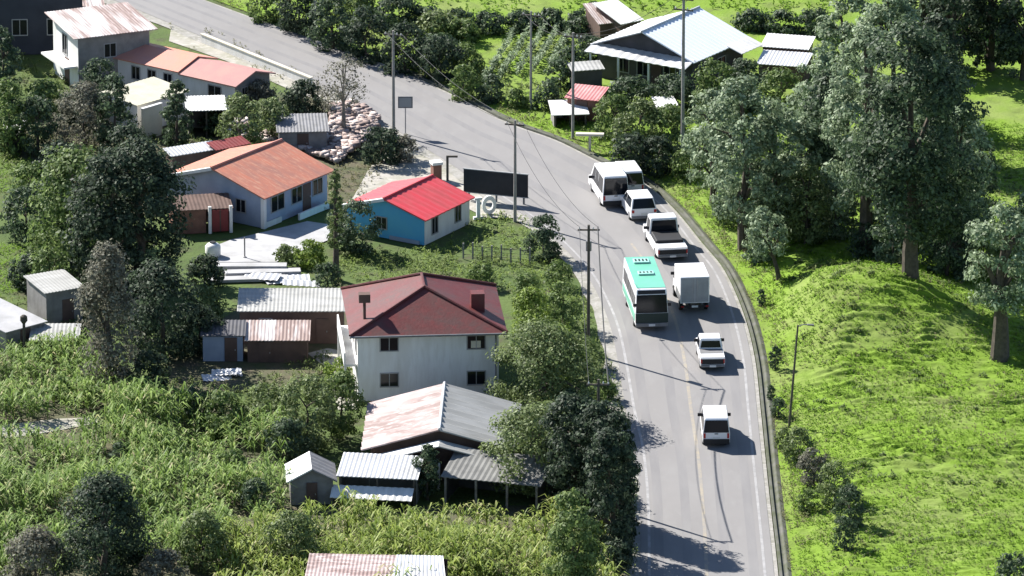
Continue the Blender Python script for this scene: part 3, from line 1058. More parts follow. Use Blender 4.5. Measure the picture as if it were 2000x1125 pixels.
# rubble heap (uncountable stones)
g = np.random.default_rng(4)
poly = pxpoly([(430, 272), (462, 244), (540, 262), (640, 262), (648, 222), (690, 212), (742, 240), (722, 282), (690, 306), (655, 322), (600, 304), (540, 292)])
P = np.array(poly)
lo_, hi_ = P.min(0), P.max(0)
q = g.random((9000, 2)) * (hi_ - lo_) + lo_
q = q[inpoly(q[:, 0], q[:, 1], poly)][:2300]
vv, ff = [], []
cube = np.array([(x, y, z) for z in (-1, 1) for y in (-1, 1) for x in (-1, 1)], float)
cf = np.array([(0, 2, 3, 1), (4, 5, 7, 6), (0, 1, 5, 4), (2, 6, 7, 3), (0, 4, 6, 2), (1, 3, 7, 5)])
for i, (x, y) in enumerate(q):
    r = .09 + .22 * g.random() ** 2
    b_ = cube * (.7 + .5 * g.random((8, 3))) * np.array([1, .8, .6]) * r
    t = g.random() * 6.28
    ct, st = math.cos(t), math.sin(t)
    b_ = np.stack([b_[:, 0] * ct - b_[:, 1] * st, b_[:, 0] * st + b_[:, 1] * ct, b_[:, 2]], 1)
    vv.append(b_ + np.array([x, y, .1 + .7 * float(vnoise(np.array([x * .7]), np.array([y * .5]), 5)[0])]))
    ff.append(cf + i * 8)
o = np_mesh('rubble_heap', np.concatenate(vv), np.concatenate(ff), M['rubble'])
o['kind'] = 'stuff'
tag(o, 'heap of pale pinkish rubble and stones beside the orange roofed house', 'rubble')
# ------------------------------------------------------------------ vehicles (origin under the rear bumper, +y is forward)


def loft(par, name, prof, W, belt, top, tumble, m, bevel=.04):
    """side profile (y, z) extruded to width W, narrowing above the belt line"""
    def hw(z):
        return W / 2 - tumble * max(0.0, min(1.0, (z - belt) / (top - belt)))
    n = len(prof)
    pts = [(-hw(z), y, z) for y, z in prof] + [(hw(z), y, z) for y, z in prof]
    f = [tuple(range(n)), tuple(range(2 * n - 1, n - 1, -1))]
    f += [(i, n + i, n + (i + 1) % n, (i + 1) % n) for i in range(n)]
    f = [tuple(reversed(q)) for q in f]
    return MB().add(pts, f).build(name, M[m], par, bevel=bevel), hw


def side_pane(par, hw, poly, name='side_window', m='glass'):
    for sgn in (-1, 1):
        pts = [(sgn * (hw(z) + .012), y, z) for y, z in poly]
        inn = [(sgn * (hw(z) - .02), y, z) for y, z in poly]
        n = len(poly)
        MB().add(pts + inn, [tuple(range(n))] + [(i, (i + 1) % n, n + (i + 1) % n, n + i) for i in range(n)]).build(name, M[m], par)


def cross_pane(par, hw, a, b, inset, name, out, m='glass'):
    """pane across the width between profile points a (low) and b (high); out = +1 forward, -1 rear"""
    d = Vector((0, b[0] - a[0], b[1] - a[1])).normalized()
    nrm = Vector((0, d.z, -d.y)) * out
    if nrm.y * out < 0:
        nrm = -nrm
    p = [Vector((-(hw(a[1]) - inset), a[0], a[1])), Vector((hw(a[1]) - inset, a[0], a[1])), Vector((hw(b[1]) - inset, b[0], b[1])), Vector((-(hw(b[1]) - inset), b[0], b[1]))]
    o = [q + nrm * .018 for q in p]
    return MB().add(o + p, [(0, 1, 2, 3)] + [(i, (i + 1) % 4, 4 + (i + 1) % 4, 4 + i) for i in range(4)]).build(name, M[m], par)


def wheels(par, W, ys, r, tw=.2):
    for y in ys:
        for sgn in (-1, 1):
            x1 = sgn * (W / 2 + .005)
            x0 = sgn * (W / 2 - tw)
            w = MB().tube([(x0, y, r), (x0 + sgn * .03, y, r), (x1 - sgn * .03, y, r), (x1, y, r)], [r * .92, r, r, r * .92], 18).build('wheel', M['tyre'], par, smooth=False)
            MB().tube([(x1 - sgn * .01, y, r), (x1 + sgn * .012, y, r)], r * .6, 14).build('rim', M['rim'], w)


def lights(par, W, y, z, w, h, m, name, d=.02):
    for sgn in (-1, 1):
        x = sgn * (W / 2 - w / 2 - .05)
        MB().box(x - w / 2, x + w / 2, y - d, y + d, z - h / 2, z + h / 2).build(name, M[m], par)


def mirrors(par, hw, y, z, m='blackplastic'):
    for sgn in (-1, 1):
        x = hw(z)
        MB().box(min(sgn * (x - .02), sgn * (x + .22)), max(sgn * (x - .02), sgn * (x + .22)), y - .05, y + .06, z - .09, z + .12).build('wing_mirror', M[m], par, bevel=.02)


def plate(par, y, z, d=.015):
    MB().box(-.22, .22, y - d, y + d, z - .07, z + .07).build('number_plate', M['whiteplastic'], par)


def place_vehicle(root, rear_px, hd_px):
    """rear bumper over a photo point of the road, heading along a photo direction"""
    a = U(*rear_px)
    b = U(rear_px[0] + hd_px[0], rear_px[1] + hd_px[1])
    root.location = (a[0], a[1], .022)
    root.rotation_euler = (0, 0, math.atan2(b[1] - a[1], b[0] - a[0]) - PI / 2)


def make_van(name, label, Lg=4.5, W=1.72, Hh=1.95, group=None, cat='van'):
    t = thing(name, label, cat, group=group)
    k = Lg
    prof = [(.06, .30), (.0, .55), (.02, 1.0), (.14, Hh - .12), (.28, Hh), (k * .62, Hh), (k * .68, Hh - .05), (k * .86, 1.15), (k * .98, .95), (k, .6), (k - .04, .30)]
    body, hw = loft(t, 'body', prof, W, 1.0, Hh, .13, 'carwhite', .05)
    cross_pane(t, hw, (.025, 1.03), (.13, Hh - .14), .06, 'rear_window', -1)
    cross_pane(t, hw, (k * .855, 1.17), (k * .69, Hh - .09), .10, 'windscreen', 1)
    for y0, y1 in ((.35, k * .33), (k * .35, k * .53)):
        side_pane(t, hw, [(y0, 1.12), (y1, 1.12), (y1, Hh - .22), (y0 + .05, Hh - .22)])
    side_pane(t, hw, [(k * .55, 1.12), (k * .78, 1.12), (k * .66, Hh - .22), (k * .55, Hh - .22)], 'door_window')
    wheels(t, W, (k * .19, k * .80), .32)
    lights(t, W, .0, .82, .14, .34, 'lampred', 'tail_light')
    lights(t, W, k * .985, .72, .22, .16, 'lampclear', 'headlight')
    MB().box(-W / 2 + .03, W / 2 - .03, -.07, .06, .26, .60).build('rear_bumper', M['blackplastic'], t, bevel=.02)  # bumper coloured black to deepen the shade on the van's rear
    MB().box(-W / 2 + .03, W / 2 - .03, k - .08, k + .05, .28, .50).build('front_bumper', M['grimgrey'], t, bevel=.02)
    plate(t, -.005, .66)
    mirrors(t, hw, k * .76, 1.15)
    MB().box(-.12, .12, -.028, .0, .93, .98).build('handle', M['blackplastic'], t)
    return t


def make_pickup(name, label, Lg=5.0, W=1.75, Hh=1.75, bed=.42, load=None, cat='pickup truck', group=None, m='carwhite'):
    t = thing(name, label, cat, group=group)
    k = Lg
    b = k * bed
    sill, rail = .38, .98
    prof = [(b, sill), (b, 1.0), (b + .10, Hh - .06), (b + .2, Hh), (b + 1.25, Hh), (b + 1.35, Hh - .04), (k * .80, 1.08), (k * .97, .98), (k, .62), (k - .04, sill)]
    body, hw = loft(t, 'cab', prof, W, 1.0, Hh, .14, m, .05)
    cross_pane(t, hw, (b + .015, 1.08), (b + .085, Hh - .16), .12, 'rear_window', -1)
    cross_pane(t, hw, (k * .795, 1.10), (b + 1.36, Hh - .08), .10, 'windscreen', 1)
    side_pane(t, hw, [(b + .25, 1.07), (k * .75, 1.07), (b + 1.22, Hh - .17), (b + .28, Hh - .17)])
    mb = MB()
    w = W / 2
    mb.box(-w, -w + .09, .07, b - .012, sill, rail)
    mb.box(w - .09, w, .07, b - .012, sill, rail)
    mb.box(-w + .092, w - .092, b - .10, b - .014, sill, rail)
    bd = mb.build('cargo_bed', M[m], t, bevel=.015)
    MB().box(-w + .092, w - .092, .09, b - .102, sill, .52).build('bed_floor', M['blackplastic'], bd)
    tg = MB().box(-w + .01, w - .01, .0, .065, .52, rail).build('tailgate', M[m], t, bevel=.02)
    MB().box(-w + .08, w - .08, -.008, .0, .55, .90).build('tailgate_shade', M['blackplastic'], tg)  # black panel added to paint the shade on the tailgate
    MB().box(-.14, .14, -.03, -.009, .80, .87).build('handle', M['blackplastic'], tg)
    MB().box(-w + .02, w - .02, -.10, .06, .36, .51).build('rear_bumper', M['grimgrey'], t, bevel=.02)
    MB().box(-w + .02, w - .02, k - .06, k + .06, .34, .54).build('front_bumper', M['grimgrey'], t, bevel=.02)
    plate(t, -.112, .44)
    lights(t, W + .06, .03, .76, .10, .30, 'lampred', 'tail_light', .045)
    lights(t, W, k * .985, .76, .24, .15, 'lampclear', 'headlight')
    wheels(t, W, (k * .20, k * .82), .36)
    mirrors(t, hw, k * .74, 1.12)
    if load == 'black':
        MB().box(-w + .1, w - .1, 1.25, b - .11, .525, 1.22).build('tarpaulin', M['blackplastic'], t, bevel=.08)
        MB().box(-w + .02, w - .02, .10, 1.2, rail + .004, rail + .04).build('bed_cover', M[m], t)
    if load == 'grey':
        MB().box(-w + .06, w - .06, .85, b - .02, rail + .004, rail + .03).build('bed_cover', M['grimgrey'], t)
        MB().box(-w + .02, w - .02, .10, .845, rail + .004, rail + .035).build('bed_cover', M[m], t)
    return t


def make_boxtruck(name, label, W=2.0, cat='truck'):
    t = thing(name, label, cat)
    bl, z0, z1 = 3.2, .72, 2.62
    bx = MB().box(-W / 2, W / 2, 0, bl, z0, z1).build('cargo_box', M['carwhite'], t, bevel=.03)
    for sgn in (-1, 1):
        d = MB().box(min(sgn * .012, sgn * (W / 2 - .07)), max(sgn * .012, sgn * (W / 2 - .07)), -.03, -.002, z0 + .08, z1 - .08).build('rear_door', M['doorshade'], bx)
        MB().box(sgn * .16 - .018, sgn * .16 + .018, -.06, -.032, z0 + .12, z1 - .12).build('lock_rod', M['rim'], d)
    mb = MB()
    mb.box(-.42, -.30, .02, bl + 1.4, .5, .70)
    mb.box(.30, .42, .02, bl + 1.4, .5, .70)
    mb.box(-W / 2 + .1, W / 2 - .1, -.02, .08, .42, .56)
    mb.build('chassis', M['blackplastic'], t)
    prof = [(bl + .08, .45), (bl + .08, 1.9), (bl + .2, 2.0), (bl + 1.15, 2.0), (bl + 1.5, 1.2), (bl + 1.6, .45)]
    cab, hw = loft(t, 'cab', prof, W - .2, 1.1, 2.0, .1, 'carwhite', .05)
    side_pane(t, hw, [(bl + .4, 1.2), (bl + 1.4, 1.2), (bl + 1.1, 1.8), (bl + .4, 1.8)])
    cross_pane(t, hw, (bl + 1.49, 1.24), (bl + 1.18, 1.93), .08, 'windscreen', 1)
    lights(t, W, -.01, .49, .2, .1, 'lampred', 'tail_light', .03)
    lights(t, W - .2, bl + 1.58, .7, .24, .16, 'lampclear', 'headlight')
    plate(t, -.035, .49)
    wheels(t, W - .05, (.85, bl + .85), .37, .24)
    mirrors(t, hw, bl + 1.35, 1.45)
    return t


def make_bus(name, label, Lg=7.8, W=2.25, Hh=2.95):
    t = thing(name, label, 'bus')
    k = Lg
    # the end nearest the camera is the front here: profile starts with the windscreen end
    prof = [(.02, .42), (.0, .9), (.03, 1.3), (.22, Hh - .35), (.34, Hh - .06), (.5, Hh), (k - .25, Hh), (k - .08, Hh - .1), (k, 1.2), (k - .02, .42)]
    body, hw = loft(t, 'body', prof, W, 1.35, Hh, .09, 'carwhite', .06)
    MB().box(-W / 2 + .11, W / 2 - .11, .56, k - .3, Hh - .01, Hh + .035).build('roof_panel', M['busgreen'], body, bevel=.02)
    for y0, y1 in ((k - 1.9, k - 1.0), (k * .42, k * .42 + .7)):
        hb = MB().box(-.55, .55, y0, y1, Hh + .036, Hh + .16).build('roof_hatch', M['busmint'], body, bevel=.03)
        for q in range(4):
            MB().box(-.45 + .25 * q, -.32 + .25 * q, y0 + .2, y1 - .2, Hh + .161, Hh + .175).build('vent_slot', M['blackplastic'], hb)
    cross_pane(t, hw, (.04, 1.32), (.21, Hh - .38), .04, 'windscreen', -1)
    cross_pane(t, hw, (.235, Hh - .34), (.33, Hh - .09), .10, 'destination_board', -1, 'blackplastic')
    n = 5
    for i in range(n):
        y0 = .62 + i * (k - 1.0) / n
        y1 = y0 + (k - 1.0) / n - .14
        side_pane(t, hw, [(y0, 1.5), (y1, 1.5), (y1, 2.32), (y0, 2.32)])
    side_pane(t, hw, [(.45, .62), (k - .3, .62), (k - .3, 1.18), (.45, 1.18)], 'stripe', 'busgreen')
    cross_pane(t, hw, (k - .02, 1.55), (k - .07, 2.4), .2, 'rear_window', 1)
    lights(t, W, .01, .78, .3, .2, 'lampclear', 'headlight', .03)
    MB().box(-W / 2 + .02, W / 2 - .02, -.10, .08, .36, .62).build('front_bumper', M['grimgrey'], t, bevel=.03)
    MB().box(-W / 2 + .005, W / 2 - .005, -.025, .035, .63, 1.30).build('front_shade_panel', M['frontshade'], t)  # panel added to darken the shaded front
    plate(t, -.115, .49)
    wheels(t, W, (1.35, k - 2.0), .42, .26)
    mirrors(t, hw, -.12, 1.95)
    return t


def make_car(name, label, Lg=4.2, W=1.7, Hh=1.5, cat='car', hatch=True):
    t = thing(name, label, cat)
    k = Lg
    if hatch:
        prof = [(.03, .28), (.0, .6), (.04, .95), (.42, Hh - .06), (.62, Hh), (k * .56, Hh), (k * .73, 1.0), (k * .97, .86), (k, .55), (k - .03, .28)]
        r0, r1 = (.075, .98), (.40, Hh - .09)
    else:
        prof = [(.03, .28), (.0, .6), (.03, .98), (k * .18, 1.02), (k * .30, Hh - .05), (k * .36, Hh), (k * .58, Hh), (k * .74, 1.0), (k * .97, .86), (k, .55), (k - .03, .28)]
        r0, r1 = (k * .19, 1.05), (k * .295, Hh - .08)
    body, hw = loft(t, 'body', prof, W, .95, Hh, .2, 'carwhite', .05)
    cross_pane(t, hw, r0, r1, .1, 'rear_window', -1)
    cross_pane(t, hw, (k * .725, 1.02), (k * .57, Hh - .03), .1, 'windscreen', 1)
    ys0 = .42 if hatch else k * .30
    side_pane(t, hw, [(ys0, 1.0), (k * .44, 1.0), (k * .44, Hh - .12), (ys0 + .18, Hh - .12)])
    side_pane(t, hw, [(k * .46, 1.0), (k * .68, 1.0), (k * .56, Hh - .12), (k * .46, Hh - .12)], 'door_window')
    wheels(t, W, (k * .18, k * .82), .31)
    lights(t, W, .0, .80, .18, .2, 'lampred', 'tail_light')
    lights(t, W, k * .985, .70, .24, .14, 'lampclear', 'headlight')
    MB().box(-W / 2 + .03, W / 2 - .03, -.06, .06, .26, .46).build('rear_bumper', M['grimgrey'], t, bevel=.02)
    MB().box(-W / 2 + .03, W / 2 - .03, k - .06, k + .05, .26, .46).build('front_bumper', M['grimgrey'], t, bevel=.02)
    plate(t, -.005, .62)
    mirrors(t, hw, k * .67, 1.0, 'carwhite')
    return t


v = make_van('white_van', 'white van nearest the camera driving alone in the right lane', 4.3, 1.78, 1.98)
place_vehicle(v, (1399, 875), (-10, -72))
v = make_pickup('pickup_truck', 'small white pickup driving between the box truck and the van', 4.6, 1.66, 1.70, .42, 'grey')
place_vehicle(v, (1392, 727), (-16, -68))
v = make_boxtruck('box_truck', 'white box truck alongside the green roofed bus', 2.02)
place_vehicle(v, (1357, 612), (-24, -56))
v = make_bus('bus', 'white bus with a mint green roof in the left lane')
place_vehicle(v, (1273, 648), (-25, -66))
v = make_pickup('flatbed_pickup', 'long white pickup with a black covered load behind the cab, ahead of the box truck', 6.3, 2.15, 2.1, .57, 'black')
place_vehicle(v, (1314, 512), (-30, -52))
v = make_car('estate_car', 'white hatchback with a grey rear window ahead of the long pickup', 4.3, 1.9, 1.7)
place_vehicle(v, (1258, 434), (-32, -46))
v = make_van('minibus', 'tall white minibus at the far head of the queue on the bend', 5.6, 1.95, 2.4, cat='minibus')
place_vehicle(v, (1203, 408), (-30, -46))
v = make_van('high_van', 'white high van squeezed beside the minibus on the outer edge of the bend', 4.4, 1.7, 2.0)
place_vehicle(v, (1236, 388), (-30, -44))

# ------------------------------------------------------------------ poles, signs, cables
HEADS = {}


def pole(base, top, label, r=.11, m='polewood', arm=None, lamp=False, key=None, arms=1, light=False, h=None):
    g_ = G(*base)
    if h is None:
        h = (base[1] - top) / (S(g_[1]) * ce)
    t = thing('street_lamp' if lamp else 'utility_pole', label, 'street lamp' if lamp else 'utility pole', g_, rotz=arm or 0, group=None if lamp else 'utility poles along the road')
    MB().tube([(0, 0, -.2), (0, 0, h * .5), (0, 0, h)], [r * 1.15, r, r * .8], 9).build('post', M[m], t)
    if lamp:
        MB().tube([(0, 0, h - .1), (.35, 0, h + .05), (.75, 0, h + .08)], .035, 6).build('arm', M['grimgrey'], t)
        MB().box(.6, 1.05, -.09, .09, h + .02, h + .12).build('lamp_head', M['grimgrey'], t, bevel=.03)
    else:
        for i in range(arms):
            z = h - .35 - .8 * i
            a_ = MB().box(-.75, .75, -.05, .05, z - .05, z + .05).build('crossarm', M['poledark'], t)
            for x in (-.62, 0.3, .62):
                MB().tube([(x, 0, z + .05), (x, 0, z + .12), (x, 0, z + .2)], [.04, .05, .03], 7).build('insulator', M['whiteplastic'], a_)
        if light:
            MB().tube([(0, .25, h - 1.9), (0, .25, h - 1.2)], .2, 10).build('transformer', M['grimgrey'], t)
    if key:
        ca, sa = math.cos(arm or 0), math.sin(arm or 0)
        HEADS[key] = [(Vector((g_[0] + x * ca, g_[1] + x * sa, g_[2] + h - .14))) for x in (-.62, .62)]
    return t


pole((769, 263), 62, 'weathered pole at the inner road edge beside the small square sign', key='a', arm=rad(-20))
pole((1006, 432), 236, 'pole standing before the black billboard', key='b', arm=rad(-15))
pole((1149, 690), 440, 'dark pole with a crossarm at the left road edge above the big roadside tree', key='c', m='poledark', arm=rad(0), light=True)
pole((1168, 985), 740, 'pole hidden in the dark roadside trees', key='d', m='poledark', arm=rad(0))
pole((1192, 1066), 930, 'grey pole rising against the dark tree at the lower road edge', m='polewood', r=.10)
pole((1119, 272), 66, 'pole beside the red stall across the road', arm=rad(-20), key='f')
pole((1037, 216), 24, 'thin pole at the outer road edge left of the stall', r=.09, arm=rad(-20), key='g')
pole((1333, 316), -6, 'tallest pole before the metal roofed house', r=.13, arm=rad(-20), key='h', arms=2)
pole((616, 70), -60, 'pole at the outer edge of the far road', arm=rad(-20))
pole((655, 545), 330, 'slim pole wrapped by the thin tree at the yard corner', r=.07, m='poledark', arms=0)
pole((1541, 836), 634, 'leaning dark lamp post on the pasture edge', r=.075, m='poledark', lamp=True).rotation_euler = (0, rad(4), 0)


def cable(a, b, sag, label, r=.03):
    a, b = Vector(a), Vector(b)
    pts = []
    for i in range(17):
        t = i / 16
        p = a.lerp(b, t)
        p.z -= 4 * sag * t * (1 - t)
        pts.append(p)
    o = MB().tube(pts, r, 5).build('power_cable', M['wire'])
    tag(o, label, 'cable', 'power cables between the poles')


for k1, k2, sg, nm in (('a', 'b', .9, 'the sign pole to the billboard pole'), ('b', 'c', 1.0, 'the billboard pole to the dark roadside pole'), ('c', 'd', .9, 'the dark roadside pole to the pole hidden in trees'), ('g', 'f', .6, 'the thin outer pole to the stall pole'), ('f', 'h', .9, 'the stall pole to the tallest pole')):
    for i, w in ((0, 'left'), (1, 'right')):
        cable(HEADS[k1][i], HEADS[k2][i], sg, '%s hand cable hung from %s' % (w, nm), .045 if (k1, i) == ('c', 1) else .018)

# billboard seen from the back
b0, b1 = U(906, 374, 0.6), U(1031, 386, 0.6)
d = b1 - b0
w = float(np.linalg.norm(d))
t = thing('billboard', 'wide black billboard on short legs at the inside of the bend', 'billboard', (b0[0], b0[1], 0), math.atan2(d[1], d[0]))
MB().box(0, w, -.06, .06, .62, 2.32).build('panel', M['billboard'], t)
mb = MB()
mb.box(-.05, w + .05, -.08, .08, 2.322, 2.38)
mb.box(-.05, w + .05, -.08, .08, .56, .618)
mb.build('frame', M['frame'], t)
for x in (.35, w / 2, w - .35):
    MB().box(x - .06, x + .06, .082, .2, 0, 2.2).build('leg', M['grimgrey'], t)
# small square sign
p = G(792, 262)
t = thing('square_sign', 'small grey square sign on a slim post beside the road', 'sign', p)
MB().tube([(0, 0, 0), (0, 0, 2.9)], .045, 7).build('post', M['rim'], t)
pn = MB().box(-.55, .55, -.085, -.05, 2.05, 2.95).build('panel', M['grimgrey'], t)
MB().box(-.45, .45, -.10, -.086, 2.15, 2.85).build('face', M['frame'], pn)
# T shaped board on a post
p = G(1152, 296)
t = thing('board_on_post', 'pale horizontal board on a single post at the outer road edge', 'sign', p, rad(-4))
MB().box(-.09, .09, -.09, .09, 0, 1.25).build('post', M['cream'], t)
MB().box(-1.05, 1.05, -.25, .25, 1.25, 1.42).build('board', M['cream'], t, bevel=.02)
# big white letters standing behind the billboard
p = G(934, 428)
t = thing('letter_i', 'big white standing letter I with serifs beside the billboard', 'letter', p, rad(18))
mb = MB()
mb.box(-.13, .13, -.08, .08, .2, 1.45)
mb.box(-.36, .36, -.12, .12, 0, .2)
mb.box(-.28, .28, -.10, .10, 1.45, 1.62)
mb.build('stroke', M['white'], t)
p = G(955, 418)
t = thing('letter_o', 'big white standing ring shaped letter O beside the billboard', 'letter', p, rad(18))
pts, fc = [], []
for i in range(25):
    q = 2 * PI * i / 24
    for rr, yy in ((.62, -.1), (.62, .1), (.34, .1), (.34, -.1)):
        pts.append((rr * .86 * math.cos(q), yy, .70 + rr * 1.12 * math.sin(q)))
for i in range(24):
    for k in range(4):
        fc.append((i * 4 + k, i * 4 + (k + 1) % 4, (i + 1) * 4 + (k + 1) % 4, (i + 1) * 4 + k))
MB().add(pts, fc).build('ring', M['white'], t)
# gate pillar and dark post frame behind the red roof
p = G(852, 352)
t = thing('brick_pillar', 'brick gate pillar with a white cap behind the red roof', 'pillar', p, rad(20))
MB().box(-.32, .32, -.32, .32, 0, 1.25).build('shaft', M['brick'], t)
MB().box(-.4, .4, -.4, .4, 1.25, 1.45).build('cap', M['white'], t)
p = G(874, 352)
t = thing('post_frame', 'dark angled post frame beside the brick pillar', 'post', p)
MB().box(-.09, .09, -.09, .09, 0, 1.75).build('post', M['poledark'], t)
MB().box(-.09, .75, -.07, .07, 1.75, 1.88).build('beam', M['poledark'], t)
# wooden fence in the yellow-green paddock
f0, f1 = G(905, 505), G(1035, 516)
t = thing('paddock_fence', 'short wire fence with grey wooden posts in the bright grass behind the maroon roof', 'fence', (f0[0], f0[1], 0), math.atan2(f1[1] - f0[1], f1[0] - f0[0]))
ln = math.hypot(f1[0] - f0[0], f1[1] - f0[1])
for i in range(8):
    x = ln * i / 7
    MB().box(x - .05, x + .05, -.05, .05, 0, 1.15 + .12 * math.sin(i * 2.1)).build('post', M['polewood'], t)
for z in (.35, .7, 1.0):
    MB().tube([(0, -.06, z), (ln, -.06, z)], .012, 4).build('wire', M['wire'], t)
p = G(478, 503)
t = thing('thin_post', 'thin grey post standing in the pale yard', 'post', p)
MB().tube([(0, 0, 0), (0, 0, 1.5)], .05, 6).build('shaft', M['grimgrey'], t)
MB().tube([(0, 0, 0), (0, 0, .08)], .13, 8).build('foot', M['concrete'], t)
p = G(48, 700)
t = thing('rough_post', 'rough dark post with a knob at the corn edge beside the pale flat roof', 'post', p)
MB().tube([(0, 0, 0), (0, 0, 2.6)], .10, 7).build('shaft', M['poledark'], t)
MB().tube([(0, 0, 2.5), (0, 0, 2.7), (0, 0, 3.0), (0, 0, 3.1)], [.12, .26, .24, .1], 8).build('knob', M['poledark'], t)
# ------------------------------------------------------------------ vegetation


def leaf_quads(g, centres, size, out, up=.30, asp=1.5):
    n = len(centres)
    nrm = g.normal(size=(n, 3))
    nrm /= np.linalg.norm(nrm, axis=1)[:, None]
    nrm = nrm * .62 + out
    nrm[:, 2] += up
    nrm /= np.linalg.norm(nrm, axis=1)[:, None]
    t = np.cross(nrm, g.normal(size=(n, 3)))
    t /= np.linalg.norm(t, axis=1)[:, None] + 1e-9
    b = np.cross(nrm, t)
    s = size * (.4 + 1.2 * g.random(n) ** 1.5)[:, None]
    a = t * s * asp * .5
    c = b * s * .5
    v = np.stack([centres - a, centres + c * .9, centres + a, centres - c * .9], 1).reshape(-1, 3)
    f = np.arange(n * 4).reshape(n, 4)
    return v, f


def crown_points(g, h, r, cb, n, k, shape, spread):
    """leaf centres in clumps spread through the crown's volume"""
    z = g.random(k)
    if shape == 'cone':
        z = z ** 1.5
        pr = (1 - z) * .95 + .08
    elif shape == 'tall':
        pr = np.sin(np.clip(z * .93 + .07, 0, 1) * PI) ** .5 * (.75 + .35 * vnoise(z * 5, z * 0 + g.random(), 7))
    else:
        pr = np.sqrt(np.clip(1 - (2 * z - .85) ** 2 / 1.35, .05, 1))
    th = g.random(k) * 2 * PI
    lob = .72 + .5 * vnoise(np.cos(th) * 1.6 + 9 + z * 2.1, np.sin(th) * 1.6 + 9, int(g.integers(1, 999)))
    rr = r * pr * lob * np.sqrt(.18 + .82 * g.random(k))
    cc = np.stack([rr * np.cos(th), rr * np.sin(th), h * (cb + (1 - cb) * z)], 1)
    rc = spread * r * (.6 + .8 * g.random(k))
    w = rc ** 2
    idx = g.choice(k, n, p=w / w.sum())
    d = g.normal(size=(n, 3))
    d /= np.linalg.norm(d, axis=1)[:, None]
    d *= (g.random(n) ** .45)[:, None]
    d[:, 2] *= .62
    pts = cc[idx] + d * rc[idx][:, None]
    pts[:, 2] = np.maximum(pts[:, 2], .05)
    ax = np.stack([pts[:, 0], pts[:, 1], (pts[:, 2] - h * (cb + (1 - cb) * .4)) * r / max(.3, h * (1 - cb) * .5)], 1)
    ax /= np.linalg.norm(ax, axis=1)[:, None] + 1e-6
    return pts, cc, d / (rc[idx][:, None] + 1e-6) * .7 + ax * .45


SEED = [100]


def plant(base, top, hw, kind, name, label, cat, cb=.3, shape='round', dens=1.0, leaf=.26, trunk=.0, group=None, lean=(0, 0), clumps=None, spread=.30, bark='bark'):
    SEED[0] += 1
    g = np.random.default_rng(SEED[0])
    p = G(*base)
    s = S(p[1])
    h = (base[1] - top) / (s * ce)
    r = hw / s
    area = 4 * PI * r * max(r, (1 - cb) * h * .5)
    leaf *= .66
    n = int(min(34000, max(160, dens * 1.2 * area / (leaf * leaf * .55))))
    k = clumps or int(min(110, max(9, area / (spread * r) ** 2 * .55)))
    pts, cc, out = crown_points(g, h, r, cb, n, k, shape, spread)
    if lean != (0, 0):
        q = pts[:, 2:3] / h
        pts[:, 0:1] += q * lean[0]
        pts[:, 1:2] += q * lean[1]
        q = cc[:, 2:3] / h
        cc[:, 0:1] += q * lean[0]
        cc[:, 1:2] += q * lean[1]
    v, f = leaf_quads(g, pts, leaf, out)
    t = thing(name, label, cat, p, group=group)
    np_mesh('crown' if cat == 'tree' else 'foliage', v, f, L[kind], t)
    mb = MB()
    tr = trunk or max(.05, .028 * h)
    zt = h * (cb + (1 - cb) * .55)
    j = g.normal(size=(5, 2)) * .025 * r
    ax = []
    for i in range(6):
        q = i / 5
        o = j[i - 1] if i else np.zeros(2)
        ax.append((o[0] + lean[0] * q * zt / h, o[1] + lean[1] * q * zt / h, q * zt - .1 * (i == 0)))
    mb.tube(ax, [tr * (1.25 - q * .19) for q in range(6)], 8)
    nb = 9 if cat == 'tree' else 5
    o = g.choice(len(cc), min(nb, len(cc)), replace=False)
    for q in o:
        c = cc[q]
        z0 = min(c[2] * .75, zt * .95)
        i = min(5, max(1, int(round(z0 / zt * 5))))
        a = Vector(ax[i])
        b = Vector(c)
        m_ = a.lerp(b, .5) + Vector((0, 0, .08 * h))
        mb.tube([a, m_, b], [tr * .42, tr * .3, tr * .1], 5)
    mb.build('trunk' if cat == 'tree' else 'stem', M[bark], t)
    return t


T, B = 'tree', 'bush'
GR = 'grey-green trees at the pasture edge'
# right hand trees
plant((1392, 400), 185, 58, 'euc', 'eucalyptus_tree', 'smallest grey-green tree of the row beside the vehicle queue', T, .2, leaf=.27, dens=1.05, spread=.28, group=GR)
plant((1452, 490), 165, 74, 'euc', 'eucalyptus_tree', 'speckled grey-green tree on thin stems behind the long white pickup', T, .18, leaf=.27, dens=1.05, spread=.28, group=GR)
plant((1512, 470), 205, 62, 'euc', 'eucalyptus_tree', 'grey-green tree between the speckled one and the tallest dark one', T, .2, leaf=.27, dens=1.05, spread=.28, group=GR)
plant((1778, 548), 60, 118, 'dark', 'big_tree', 'largest dark tree with a stout black trunk at the top of the bright mound', T, .14, leaf=.30, trunk=.5, dens=1.3)
plant((1690, 500), 60, 78, 'euc', 'eucalyptus_tree', 'tall grey tree just left of the largest dark tree', T, .2, leaf=.28, dens=1.05, spread=.28, group=GR)
plant((1615, 440), 150, 62, 'dark', 'leafy_tree', 'dark leafy tree filling the gap left of the tall grey tree', T, .15, leaf=.28)
plant((1868, 530), 225, 66, 'euc', 'eucalyptus_tree', 'grey-green tree just right of the largest dark tree', T, .2, leaf=.28, dens=1.05, spread=.28, group=GR)
plant((1650, 260), -30, 62, 'euc', 'eucalyptus_tree', 'pale topped tree cut by the upper edge right of the metal roofed house', T, .15, leaf=.28, dens=1.05, spread=.28, group=GR)
plant((1740, 300), -10, 74, 'euc', 'eucalyptus_tree', 'tall grey tree at the upper edge above the largest dark tree', T, .2, leaf=.28, dens=1.05, spread=.28, group=GR)
